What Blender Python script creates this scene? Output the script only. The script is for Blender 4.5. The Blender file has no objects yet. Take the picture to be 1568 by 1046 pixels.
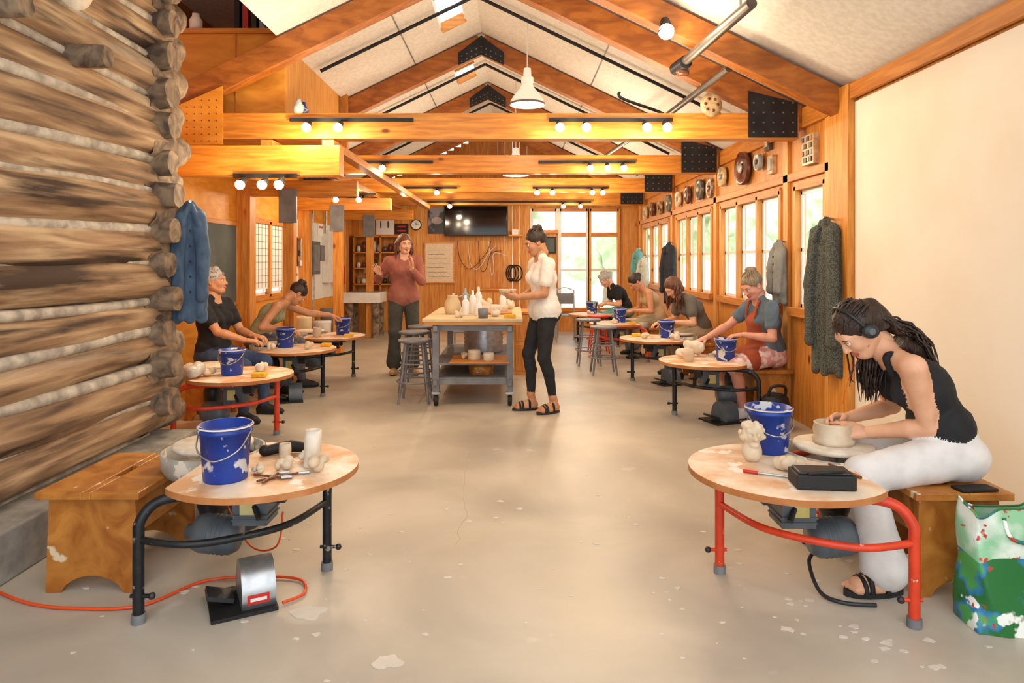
import bpy, math, random
import numpy as np
from mathutils import Vector, Matrix, noise as mnoise
random.seed(7); np.random.seed(7)
sc=bpy.context.scene
A=lambda *a: np.array(a,dtype=float)
def nrm(v):
    v=np.asarray(v,float); return v/(np.linalg.norm(v)+1e-9)
def hexc(h):
    h=h.lstrip('#'); c=[int(h[i:i+2],16)/255 for i in (0,2,4)]
    return tuple((x/12.92 if x<=.04045 else ((x+.055)/1.055)**2.4) for x in c)+(1,)

# ---------------------------------------------------------------- materials
def mat(name,c1,c2=None,rough=.6,metal=0,scale=8,stretch=(1,1,1),bump=0,detail=4,lo=.35,hi=.65,
        spl=None,emit=None,estr=0,dist=0,knots=None,bscale=None,c3=None,spl2=None):
    m=bpy.data.materials.new(name); m.use_nodes=True
    nt=m.node_tree; N=nt.nodes; L=nt.links; bs=N['Principled BSDF']
    bs.inputs['Roughness'].default_value=rough; bs.inputs['Metallic'].default_value=metal
    c1=hexc(c1); c2=hexc(c2) if c2 else tuple(x*.85 for x in c1[:3])+(1,)
    tc=N.new('ShaderNodeTexCoord'); mp=N.new('ShaderNodeMapping'); mp.inputs['Scale'].default_value=stretch
    L.new(tc.outputs['Object'],mp.inputs['Vector'])
    nz=N.new('ShaderNodeTexNoise'); nz.inputs['Scale'].default_value=scale; nz.inputs['Detail'].default_value=detail
    nz.inputs['Distortion'].default_value=dist
    L.new(mp.outputs[0],nz.inputs['Vector'])
    rp=N.new('ShaderNodeValToRGB'); e=rp.color_ramp.elements
    e[0].position=lo; e[0].color=c1; e[1].position=hi; e[1].color=c2
    if c3:
        x=e.new((lo+hi)/2); x.color=hexc(c3)
    L.new(nz.outputs['Fac'],rp.inputs[0]); out=rp.outputs[0]
    if knots:
        vo=N.new('ShaderNodeTexVoronoi'); vo.inputs['Scale'].default_value=knots[1]
        m2=N.new('ShaderNodeMapping'); m2.inputs['Scale'].default_value=knots[3] if len(knots)>3 else (1,1,.6)
        L.new(tc.outputs['Object'],m2.inputs[0]); L.new(m2.outputs[0],vo.inputs['Vector'])
        r2=N.new('ShaderNodeValToRGB'); r2.color_ramp.elements[0].position=knots[2]*.4; r2.color_ramp.elements[0].color=(1,1,1,1)
        r2.color_ramp.elements[1].position=knots[2]; r2.color_ramp.elements[1].color=(0,0,0,1)
        L.new(vo.outputs['Distance'],r2.inputs[0])
        mx=N.new('ShaderNodeMixRGB'); L.new(r2.outputs[0],mx.inputs[0]); L.new(out,mx.inputs[1]); mx.inputs[2].default_value=hexc(knots[0]); out=mx.outputs[0]
    for sp in (spl,spl2):
        if not sp: continue
        n2=N.new('ShaderNodeTexNoise'); n2.inputs['Scale'].default_value=sp[1]; n2.inputs['Detail'].default_value=sp[4] if len(sp)>4 else 3
        L.new(tc.outputs['Object'] if len(sp)<6 else mp.outputs[0],n2.inputs['Vector'])
        r2=N.new('ShaderNodeValToRGB'); r2.color_ramp.elements[0].position=sp[2]; r2.color_ramp.elements[1].position=sp[2]+(sp[3] if len(sp)>3 else .04)
        L.new(n2.outputs['Fac'],r2.inputs[0])
        mx=N.new('ShaderNodeMixRGB'); L.new(r2.outputs[0],mx.inputs[0]); L.new(out,mx.inputs[1]); mx.inputs[2].default_value=hexc(sp[0]); out=mx.outputs[0]
    L.new(out,bs.inputs['Base Color'])
    if bump:
        bp=N.new('ShaderNodeBump'); bp.inputs['Strength'].default_value=bump; bp.inputs['Distance'].default_value=.01
        if bscale:
            n3=N.new('ShaderNodeTexNoise'); n3.inputs['Scale'].default_value=bscale; L.new(mp.outputs[0],n3.inputs['Vector']); L.new(n3.outputs['Fac'],bp.inputs['Height'])
        else: L.new(nz.outputs['Fac'],bp.inputs['Height'])
        L.new(bp.outputs[0],bs.inputs['Normal'])
    if emit:
        bs.inputs['Emission Color'].default_value=hexc(emit); bs.inputs['Emission Strength'].default_value=estr
    return m
KN='6a3009'
woodX=mat('timber_x','bb6f1f','dc9336',rough=.42,scale=6,stretch=(.5,6,6),dist=.6,bump=.1,knots=(KN,2.2,.07,(.6,1,1.2)))
woodZ=mat('timber_z','c17426','dd9a42',rough=.5,scale=6,stretch=(6,6,.5),dist=.6,bump=.1,knots=(KN,2.4,.08,(1,1,.6)))
woodZ2=mat('timber_z2','b96f26','d48f3c',rough=.5,scale=6,stretch=(5,5,.5),dist=.8,bump=.1,knots=(KN,2.9,.09,(1,1,.6)))
woodZ3=mat('timber_z3','cd8638','e2a655',rough=.5,scale=6,stretch=(7,7,.5),dist=.6,bump=.1,knots=(KN,2.6,.07,(1,1,.6)))
woodY=mat('timber_y','b36a20','cd8636',rough=.5,scale=6,stretch=(6,.5,6),dist=.6,bump=.1)
woodR=mat('rafter_timber','8d4c13','b36b25',rough=.5,scale=5,stretch=(1,8,3),dist=.6,bump=.1)
plyw=mat('plywood','d3861f','e69f38',rough=.55,scale=3,stretch=(1,1,3),dist=1.2,bump=.05,knots=(KN,3.1,.06))
benchw=mat('bench_wood','98571a','c08036',rough=.4,scale=5,stretch=(1.2,1.2,1),dist=1.6,bump=.1,spl=('d8c4a4',9,.66))
logm=mat('weathered_log','4f3c2d','c6ab87',rough=.85,scale=3.0,stretch=(5,.45,5),dist=.4,bump=.9,detail=10,lo=.3,hi=.68,c3='99795a',spl=('3e2b1e',1.7,.56,.1,8,1),spl2=('b5aa98',1.1,.6,.14,8,1))
logend=mat('log_end','54443a','97826a',rough=.9,scale=9,bump=.8,detail=8,dist=1)
chink=mat('chinking','958d82','cbc2b4',rough=.95,scale=12,bump=.4)
conc=mat('curb_concrete','7c7873','9a948a',rough=.9,scale=10,bump=.2)
white=mat('white_panel','f1e8d9','e9dbc5',rough=.7,scale=1.6,detail=5,lo=.45,hi=.8,spl=('e0c9a4',7,.74,.06))
ceil=mat('ceiling_board','e9e5de','dad6ce',rough=.9,scale=25,bump=.1)
blackm=mat('black_steel','16181b','24272b',rough=.4,metal=.3,scale=20,spl=('8e8a84',26,.66))
gus=mat('gusset_steel','1b1c20','2b2c31',rough=.45,metal=.4)
bolt=mat('bolt_steel','7c7466','8d8577',rough=.35,metal=.8)
redm=mat('red_orange_paint','d8401c','c43514',rough=.4,scale=14,spl=('d9b9a2',30,.69))
darkp=mat('dark_plastic','1a1c1f','26292d',rough=.4)
blue=mat('blue_bucket','0f328c','1640a2',rough=.35,spl=('d5d8dc',17,.6))
clay=mat('wet_clay','dccab0','c8b192',rough=.6,scale=14,bump=.3)
clayw=mat('pale_clay','e6dccc','d4c4ac',rough=.7,scale=18,bump=.3)
tabt=mat('worn_table_top','d6a070','ebdac4',rough=.5,scale=5,detail=6,lo=.4,hi=.6,bump=.05,spl=('ece4d8',8,.6))
tabe=mat('table_edge','a8652f','bf7f4a',rough=.5)
steel=mat('galvanised_steel','a3a6a8','bfc2c4',rough=.35,metal=.8,scale=20)
greym=mat('grey_paint','6b6c70','808184',rough=.5)
motg=mat('motor_grey','4c565e','5e6870',rough=.45)
pan=mat('splash_pan','b9b3a8','9a958c',rough=.5,scale=10,spl=('ddd3c2',14,.55))
whp=mat('white_plastic','ecebe8','dddcd8',rough=.35)
drywall=mat('painted_wall','e9e6e0','dedad2',rough=.8,scale=3)
paper=mat('paper','f2f1ee','e6e6e4',rough=.8,scale=60,stretch=(1,1,6))
black=mat('matte_black','0d0d0e','151516',rough=.6)
tvm=mat('tv_screen','08090b','0b0c0e',rough=.08)
slate=mat('chalk_board','4d5654','5f6967',rough=.8,scale=3)
orange=mat('orange_cord','e8521a','d94a15',rough=.4)
yell=mat('yellow_sponge','e8b52c','d9a01c',rough=.8,scale=40,bump=.3)
tan=mat('tan_canvas','ccb48c','dac49e',rough=.9)
brown=mat('brown_glaze','5a3320','79492e',rough=.25,scale=14)
teal=mat('teal_cloth','5f9a98','6fa9a6',rough=.9)
glaze=[mat('glaze_%d'%i,a,b,rough=.3,scale=18) for i,(a,b) in enumerate([('4a2418','7c3d26'),('8b8f90','b8b5ab'),('3a3d42','6c665c'),('b08a5c','d8c29a'),('6b7f8f','a7b3b9'),('5c3b2c','c7a27a')])]
bulb=mat('lamp_bulb','fff3d8',emit='ffe2aa',estr=70)
shade=mat('lamp_shade','f4f2ec','e8e5dc',rough=.4,emit='fff0d0',estr=.4)
red=mat('red_enamel','b81c16','c4251c',rough=.35)
mat_label=mat('label_plate','d9d2a0','c8b84a',rough=.5)
glass=bpy.data.materials.new('window_glass'); glass.use_nodes=True
_n=glass.node_tree.nodes; _l=glass.node_tree.links
_n.remove(_n['Principled BSDF']); _t=_n.new('ShaderNodeBsdfTransparent'); _g=_n.new('ShaderNodeBsdfGlossy'); _g.inputs['Roughness'].default_value=.03
_m=_n.new('ShaderNodeMixShader'); _m.inputs[0].default_value=.06; _l.new(_t.outputs[0],_m.inputs[1]); _l.new(_g.outputs[0],_m.inputs[2]); _l.new(_m.outputs[0],_n['Material Output'].inputs[0])

# ---------------------------------------------------------------- builder
class B:
    def __init__(s): s.v=[];s.f=[];s.m=[];s.sm=[];s.mats=[]
    def mi(s,m):
        if m not in s.mats: s.mats.append(m)
        return s.mats.index(m)
    def add(s,vs,fs,m,smooth=False):
        o=len(s.v); s.v.extend([tuple(map(float,p)) for p in vs])
        if not isinstance(m,list):
            k=s.mi(m); s.m.extend([k]*len(fs))
        else:
            d={}
            for x in m:
                if x not in d: d[x]=s.mi(x)
            s.m.extend([d[x] for x in m])
        s.f.extend([tuple(int(i)+o for i in f) for f in fs]); s.sm.extend([smooth]*len(fs))
    def bx(s,x0,x1,y0,y1,z0,z1,m):
        s.box(((x0+x1)/2,(y0+y1)/2,(z0+z1)/2),(abs(x1-x0),abs(y1-y0),abs(z1-z0)),m)
    def box(s,c,size,m,R=None):
        c=np.array(c,float); h=np.array(size,float)/2
        P=np.array([(x,y,z) for x in(-1,1) for y in(-1,1) for z in(-1,1)],float)*h
        if R is not None: P=P@np.array(R,float).T
        s.add(P+c,[(0,1,3,2),(4,6,7,5),(0,4,5,1),(2,3,7,6),(0,2,6,4),(1,5,7,3)],m)
    def beam(s,p,q,w,h,m,up=(0,0,1)):
        p=np.array(p,float);q=np.array(q,float);d=nrm(q-p); x=nrm(np.cross(d,up)); z=np.cross(x,d)
        s.box((p+q)/2,(w,np.linalg.norm(q-p),h),m,np.stack([x,d,z],1))
    def cyl(s,p,q,r,m,r2=None,n=16,smooth=True):
        s.tube([p,q],[r,r if r2 is None else r2],m,n,False)
    def tube(s,pts,r,m,n=10,curve=True,closed=False):
        pts=[np.array(p,float) for p in pts]
        R=list(r) if hasattr(r,'__len__') else [r]*len(pts)
        if curve and len(pts)>2:
            q=[];rr=[]
            for i in range(len(pts)-1):
                a=pts[max(i-1,0)];b=pts[i];c=pts[i+1];d=pts[min(i+2,len(pts)-1)]
                for j in range(6):
                    t=j/6; q.append(.5*((2*b)+(-a+c)*t+(2*a-5*b+4*c-d)*t*t+(-a+3*b-3*c+d)*t**3)); rr.append(R[i]*(1-t)+R[i+1]*t)
            q.append(pts[-1]);rr.append(R[-1]);pts=q;R=rr
        vs=[];fs=[]; up=None
        for i,p in enumerate(pts):
            d=nrm(pts[min(i+1,len(pts)-1)]-pts[max(i-1,0)])
            if up is None: up=A(0,0,1) if abs(d[2])<.9 else A(1,0,0)
            x=nrm(np.cross(d,up)); up=np.cross(x,d)
            for k in range(n):
                a=2*math.pi*k/n; vs.append(p+R[i]*(math.cos(a)*x+math.sin(a)*up))
        for i in range(len(pts)-1):
            for k in range(n):
                k2=(k+1)%n; fs.append((i*n+k,i*n+k2,(i+1)*n+k2,(i+1)*n+k))
        s.add(vs,fs,m,True)
        s.add(vs[:n],[tuple(range(n))],m); s.add(vs[-n:],[tuple(range(n))],m)
    def lathe(s,prof,c,m,n=28,ax=(0,0,1),xf=(1,1)):
        c=np.array(c,float);z=nrm(ax); x=nrm(np.cross(z,(0,1,0) if abs(z[1])<.9 else (1,0,0))); y=np.cross(z,x)
        vs=[c+h*z+r*xf[0]*math.cos(2*math.pi*k/n)*x+r*xf[1]*math.sin(2*math.pi*k/n)*y for r,h in prof for k in range(n)]
        fs=[(i*n+k,i*n+(k+1)%n,(i+1)*n+(k+1)%n,(i+1)*n+k) for i in range(len(prof)-1) for k in range(n)]
        s.add(vs,fs,m,True)
    def sph(s,c,r,m,n=16,R=None):
        r=np.array([r]*3 if not hasattr(r,'__len__') else r,float)
        vs=[];fs=[]
        for i in range(n//2+1):
            t=math.pi*i/(n//2)
            for k in range(n):
                a=2*math.pi*k/n; vs.append((math.sin(t)*math.cos(a),math.sin(t)*math.sin(a),math.cos(t)))
        P=np.array(vs)*r
        if R is not None: P=P@np.array(R).T
        for i in range(n//2):
            for k in range(n): fs.append((i*n+k,(i+1)*n+k,(i+1)*n+(k+1)%n,i*n+(k+1)%n))
        s.add(P+np.array(c,float),fs,m,True)
    def prism(s,poly,z0,z1,m,me=None,ax='z'):
        n=len(poly)
        T={'z':lambda a,b,h:(a,b,h),'y':lambda a,b,h:(a,h,b),'x':lambda a,b,h:(h,a,b)}[ax]
        vs=[T(a,b,z0) for a,b in poly]+[T(a,b,z1) for a,b in poly]
        s.add(vs,[tuple(range(n))[::-1],tuple(range(n,2*n))],m)
        s.add(vs,[(i,(i+1)%n,(i+1)%n+n,i+n) for i in range(n)],me or m)
    def build(s,name,bevel=0):
        me=bpy.data.meshes.new(name); me.from_pydata(s.v,[],s.f)
        for m in s.mats: me.materials.append(m)
        me.polygons.foreach_set('material_index',s.m); me.polygons.foreach_set('use_smooth',s.sm)
        me.validate(); me.update()
        o=bpy.data.objects.new(name,me); sc.collection.objects.link(o)
        if bevel:
            import bmesh
            b=bmesh.new(); b.from_mesh(me); bmesh.ops.recalc_face_normals(b,faces=b.faces); b.to_mesh(me); b.free()
            md=o.modifiers.new('bevel','BEVEL'); md.width=bevel; md.segments=2; md.limit_method='ANGLE'; md.angle_limit=math.radians(50)
        return o

# ---------------------------------------------------------------- SDF surfaces
def Cp(a,b,ra,rb,lab,k=.02,flat=None,sub=False): return dict(t='c',a=np.array(a,float),b=np.array(b,float),ra=ra,rb=rb,lab=lab,k=k,flat=flat,sub=sub)
def El(c,r,R,lab,k=.02,sub=False): return dict(t='e',c=np.array(c,float),r=np.array(r,float),R=np.array(R,float) if R is not None else np.eye(3),lab=lab,k=k,sub=sub)
def sdf(prims,res,wr=None):
    def bb(p):
        if p['t']=='c': return np.minimum(p['a']-p['ra'],p['b']-p['rb']),np.maximum(p['a']+p['ra'],p['b']+p['rb'])
        m=p['r'].max(); return p['c']-m,p['c']+m
    bbs=[bb(p) for p in prims]
    ad=[b for b,p in zip(bbs,prims) if not p['sub']]
    mn=np.min([b[0] for b in ad],0)-4*res-.01; mx=np.max([b[1] for b in ad],0)+4*res+.01
    n=np.ceil((mx-mn)/res).astype(int)+1
    ax=[mn[i]+res*np.arange(n[i]) for i in range(3)]
    D=np.full(n,.5,np.float32); Dm=np.full(n,.5,np.float32); Lb=np.zeros(n,np.int16); labs=[]
    for p,(lo,hi) in zip(prims,bbs):
        mg=p['k']+3*res+.01
        i0=np.clip(((lo-mg-mn)/res).astype(int),0,n-1); i1=np.clip(((hi+mg-mn)/res).astype(int)+2,1,n)
        if (i1<=i0).any(): continue
        sl=tuple(slice(i0[i],i1[i]) for i in range(3))
        X=ax[0][sl[0]][:,None,None];Y=ax[1][sl[1]][None,:,None];Z=ax[2][sl[2]][None,None,:]
        if p['t']=='c':
            a,b=p['a'],p['b']; px,py,pz=X-a[0],Y-a[1],Z-a[2]; ab=b-a
            if p['flat']:
                fn,fs=p['flat']; fn=np.array(fn); dt=(px*fn[0]+py*fn[1]+pz*fn[2])*(fs-1)
                px=px+dt*fn[0];py=py+dt*fn[1];pz=pz+dt*fn[2]; ab=ab+(ab@fn)*(fs-1)*fn
            t=np.clip((px*ab[0]+py*ab[1]+pz*ab[2])/(ab@ab+1e-9),0,1)
            d=np.sqrt((px-t*ab[0])**2+(py-t*ab[1])**2+(pz-t*ab[2])**2)-(p['ra']+(p['rb']-p['ra'])*t)
            if p['flat']: d=d/p['flat'][1]**.5
        else:
            c,r,R=p['c'],p['r'],p['R']; px,py,pz=X-c[0],Y-c[1],Z-c[2]
            q=[px*R[0,i]+py*R[1,i]+pz*R[2,i] for i in range(3)]
            k0=np.sqrt(sum((q[i]/r[i])**2 for i in range(3))); k1=np.sqrt(sum((q[i]/r[i]**2)**2 for i in range(3)))+1e-9
            d=k0*(k0-1)/k1
        k=p['k']; O=D[sl]
        if p['sub']:
            h=np.maximum(k-np.abs(O+d),0)/k; D[sl]=np.maximum(O,-d)+h*h*k/4
        else:
            h=np.maximum(k-np.abs(O-d),0)/k; D[sl]=np.minimum(O,d)-h*h*k/4
            if p['lab'] not in labs: labs.append(p['lab'])
            w=d<Dm[sl]; Dm[sl][w]=d[w].astype(np.float32); Lb[sl][w]=labs.index(p['lab'])
    if wr:
        X=ax[0][:,None,None];Y=ax[1][None,:,None];Z=ax[2][None,None,:]
        W=(np.sin(38*X+4*np.sin(17*Z+9*Y))*np.sin(33*Z+5*np.sin(21*X))+.6*np.sin(60*Y+40*Z+3*np.sin(30*X)))
        msk=np.isin(Lb,[labs.index(l) for l in wr[0] if l in labs])
        D=D+(W*wr[1]*msk).astype(np.float32)
    I=D<0
    n0,n1,n2=n-1
    cnt=np.zeros((n0,n1,n2),np.int8)
    for a in(0,1):
        for b in(0,1):
            for c in(0,1): cnt+=I[a:a+n0,b:b+n1,c:c+n2]
    act=(cnt>0)&(cnt<8); idx=np.argwhere(act)
    if len(idx)==0: return np.zeros((0,3)),[],[]
    ID=-np.ones(act.shape,np.int64); ID[act]=np.arange(len(idx))
    S=np.zeros((len(idx),3));Cn=np.zeros(len(idx))
    cor=[(a,b,c) for a in(0,1) for b in(0,1) for c in(0,1)]
    for u in cor:
        for axx in range(3):
            if u[axx]: continue
            w=list(u);w[axx]=1
            du=D[idx[:,0]+u[0],idx[:,1]+u[1],idx[:,2]+u[2]]; dw=D[idx[:,0]+w[0],idx[:,1]+w[1],idx[:,2]+w[2]]
            x=(du<0)!=(dw<0); t=np.where(x,du/(du-dw+1e-12),0)
            pt=np.tile(np.array(u,float),(len(idx),1)); pt[:,axx]+=t
            S+=pt*x[:,None];Cn+=x
    vs=mn+res*(idx+S/Cn[:,None]); fs=[]
    for axx in range(3):
        sh=[slice(0,n[i]-1) for i in range(3)]
        I0=I[tuple(sh)]; sh2=list(sh); sh2[axx]=slice(1,n[axx]); I1=I[tuple(sh2)]
        e=np.argwhere(I0!=I1); o=[i for i in range(3) if i!=axx]
        e=e[(e[:,o[0]]>0)&(e[:,o[1]]>0)]
        def g(da,db):
            q=e.copy(); q[:,o[0]]-=da;q[:,o[1]]-=db; return ID[q[:,0],q[:,1],q[:,2]]
        q=np.stack([g(0,0),g(1,0),g(1,1),g(0,1)],1)
        flip=I0[e[:,0],e[:,1],e[:,2]]
        if axx==1: flip=~flip
        q[~flip]=q[~flip][:,::-1]
        fs.append(q)
    fs=np.concatenate(fs); fs=fs[(fs>=0).all(1)]
    lb=Lb[idx[:,0],idx[:,1],idx[:,2]]
    return vs,fs.tolist(),[labs[i] for i in lb[fs[:,0]]]
def addsdf(b,prims,res,mats,wr=None):
    vs,fs,lb=sdf(prims,res,wr)
    if len(fs): b.add(vs,fs,[mats[l] for l in lb],True)

# ---------------------------------------------------------------- camera + world
cam=bpy.data.cameras.new('camera'); co=bpy.data.objects.new('camera',cam); sc.collection.objects.link(co)
co.location=(0,0,1.35); co.rotation_euler=(math.pi/2,0,0); cam.lens=24; cam.sensor_width=36; cam.shift_y=-123/1568
sc.camera=co
w=bpy.data.worlds.new('world'); sc.world=w; w.use_nodes=True
bg=w.node_tree.nodes['Background']; bg.inputs[0].default_value=(.93,.965,1,1); bg.inputs[1].default_value=2.55
try:
    sc.view_settings.view_transform='Standard'; sc.view_settings.exposure=0.0
except Exception: pass

XR=2.41; XL=-3.1; YB=13.2; RX=-.35
def zc(x): return 2.62+.486*((2.15-x) if x>RX else (x+2.85))
# floor
fm=mat('concrete_floor','9d958a','c9c0b2',rough=.38,scale=1.1,detail=12,lo=.3,hi=.7,bump=.05,c3='b3aa9b',spl=('beae95',.55,.5,.25,6),spl2=('cfc8bc',3.2,.66,.12,8),dist=.5)
b=B(); b.bx(-4,3.2,-3,YB+.2,-.12,0,fm); b.build('floor')
rnd=random.Random(5)
slip=mat('dried_slip','c9c1b4','d8d0c4',rough=.8)
b=B(); zz=.0012
for i in range(150):
    wx,wy=rnd.choice([(-1.0,2.7),(1.2,2.7),(-.9,2.9),(1.1,2.6),(-1.9,5.1),(1.6,5.8),(0,3.5)]); x=wx+rnd.gauss(0,.5); y=wy+rnd.gauss(0,.45)
    if y<1.6 or abs(x)>2.05: continue
    r=min(abs(rnd.gauss(.003,.006))+.003,.014); n=10; ph=rnd.random()*6; zz+=.00001
    poly=[(x+r*(1+.35*math.sin(3*t+ph))*math.cos(t)*1.4,y+r*(1+.3*math.sin(2*t+ph))*math.sin(t)) for t in [2*math.pi*k/n for k in range(n)]]
    b.prism(poly,-.001,zz,slip)
for (x,y,r) in ((-.78,2.62,.05),(-.42,2.3,.038)):
    zz+=.00002
    poly=[(x+r*(1+.25*math.sin(3*t+x*9))*math.cos(t)*1.3,y+r*(1+.2*math.sin(4*t+y*7))*math.sin(t)) for t in [2*math.pi*k/22 for k in range(22)]]
    b.prism(poly,-.001,zz,slip)
b.build('clay_splatter')
b=B(); px,py=-.28,5.0; crk=mat('crack_line','a39b8f','aaa297',rough=.9)
while py>3.3:
    nx,ny=px+rnd.uniform(-.02,.022),py-.07; b.prism([(px-.0012,py),(px+.0012,py),(nx+.0012,ny),(nx-.0012,ny)],-.001,.0006,crk); px,py=nx,ny
b.build('floor_crack')
# ---- right wall
def wall_x(x0,x1,y0,y1,z0,z1,ops,m,b):
    ys=sorted(set([y0,y1]+[o[0] for o in ops]+[o[1] for o in ops]))
    for a,c in zip(ys[:-1],ys[1:]):
        o=[q for q in ops if q[0]<=a+1e-6 and q[1]>=c-1e-6]
        if o: b.bx(x0,x1,a,c,z0,o[0][2],m); b.bx(x0,x1,a,c,o[0][3],z1,m)
        else: b.bx(x0,x1,a,c,z0,z1,m)
RW=[(5.22,5.8,.93,1.98),(6.1,7.85,.93,1.98),(8.2,9.95,.93,1.98),(10.45,12.5,.93,1.98)]
b=B(); wall_x(XR,XR+.08,4.8,YB+.1,0,2.64,RW,woodZ2,b)
wall_x(XR+.02,XR+.08,0,4.8,0,2.62,[],woodZ2,b); b.build('wall_right')
b=B(); b.bx(XR,XR+.02,0.0,4.8,.02,2.47,white); b.build('wall_right_panel')
b=B(); b.bx(XR-.05,XR,4.8,5.1,0,2.6,woodZ); b.bx(XR-.035,XR,0,4.8,2.49,2.6,woodY); b.bx(XR-.04,XR,5.1,YB,2.44,2.6,woodY)
b.bx(XR-.03,XR,5.1,YB,2.03,2.1,woodY)
for y in (5.15,5.95,8.02,10.2,12.75): b.bx(XR-.03,XR,y-.05,y+.05,0,2.44,woodZ3)
b.build('trim_right',.004)
def window_x(n,o,cols,x=XR,sg=1):
    y0,y1,z0,z1=o; b=B(); f=.035
    xa,xb=x-.02*sg,x+.07*sg; xa,xb=min(xa,xb),max(xa,xb)
    b.bx(xa,xb,y0-.02,y0+f,z0,z1,woodZ3); b.bx(xa,xb,y1-f,y1+.02,z0,z1,woodZ3)
    b.bx(xa,xb,y0,y1,z1-f,z1+.03,woodY); b.bx(xa-.04,xb,y0-.05,y1+.05,z0-.04,z0+.03,woodY)
    w=(y1-y0)/cols
    for i in range(cols):
        a=y0+i*w; c=a+w
        if i: b.bx(xa,xb,a-.025,a+.025,z0,z1,woodZ3)
        b.bx(x+.03*sg,x+.05*sg,a+.03,a+.06,z0+.03,z1-.04,whp); b.bx(x+.03*sg,x+.05*sg,c-.06,c-.03,z0+.03,z1-.04,whp)
        b.bx(x+.03*sg,x+.05*sg,a+.03,c-.03,z0+.5,z0+.53,whp); b.bx(x+.03*sg,x+.05*sg,a+.03,c-.03,z1-.07,z1-.035,whp); b.bx(x+.03*sg,x+.05*sg,a+.03,c-.03,z0+.03,z0+.06,whp)
    b.bx(x+.044*sg,x+.046*sg,y0+.03,y1-.03,z0+.03,z1-.04,glass)
    b.build('window_%d'%n,.003)
window_x(1,RW[0],1);window_x(2,RW[1],3);window_x(3,RW[2],3);window_x(4,RW[3],3)
# ---- back wall planks
OB=[(.38,.86,1.92,2.36),(.92,1.46,.42,2.36),(1.5,2.06,.42,2.36)]
b=B(); x=XL-.3; i=0; wm=[woodZ,woodZ2,woodZ3]
while x<XR+.1:
    edges=[x,min(x+.142,XR+.1)]
    cuts=[e for o in OB for e in o[:2] if edges[0]<e<edges[1]]
    es=sorted(edges+cuts)
    for a,c in zip(es[:-1],es[1:]):
        o=[q for q in OB if q[0]<=a+1e-6 and q[1]>=c-1e-6]; m=random.choice(wm)
        g=.003 if c==edges[1] else 0
        top=zc(min(max(a,-2.9),2.3))+.1
        if o: b.bx(a,c-g,YB,YB+.1,0,o[0][2],m); b.bx(a,c-g,YB,YB+.1,o[0][3],top,m)
        else: b.bx(a,c-g,YB,YB+.1,0,top,m)
    x+=.142
b.build('wall_back')
b=B()
for x0,x1,z0,z1 in OB:
    for a,c in ((x0-.03,x0+.03),(x1-.03,x1+.03)): b.bx(a,c,YB-.03,YB+.08,z0,z1,whp if x1<2 else woodZ3)
    b.bx(x0,x1,YB-.03,YB+.08,z1-.05,z1+.03,woodX); b.bx(x0-.03,x1+.03,YB-.05,YB+.08,z0-.04,z0+.03,woodX)
    if z0<1: b.bx(x0,x1,YB-.02,YB+.06,1.82,1.9,woodX); b.bx(x0,x1,YB,YB+.04,1.16,1.2,whp)
    b.bx(x0,x1,YB+.04,YB+.042,z0,z1,glass)
b.build('window_5',.003)
# ---- left wall
LW=[(8.15,9.3,.9,1.85)]
b=B(); wall_x(XL-.08,XL,4.75,YB+.1,0,2.64,LW,plyw,b); b.build('wall_left_rear'); window_x(6,LW[0],2,XL,-1)
b=B(); b.bx(XL,-2.5,4.72,4.8,0,3.9,plyw); b.build('wall_left_return')
b=B()
for y in (7.75,9.95,12.2): b.bx(XL,XL+.16,y-.09,y+.09,0,2.5,woodZ)
b.bx(XL,XL+.03,6.1,7.7,.86,.9,woodY);b.bx(XL,XL+.03,6.1,7.7,1.74,1.79,woodY);b.bx(XL,XL+.03,7.62,7.66,.9,1.74,woodZ)
b.build('trim_left',.004)
b=B(); b.bx(XL,XL+.012,9.38,12.9,.75,1.95,drywall); b.build('wall_left_panel')
b=B(); b.bx(XL,XL+.02,6.1,7.62,.9,1.74,slate); b.build('chalkboard')
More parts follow.
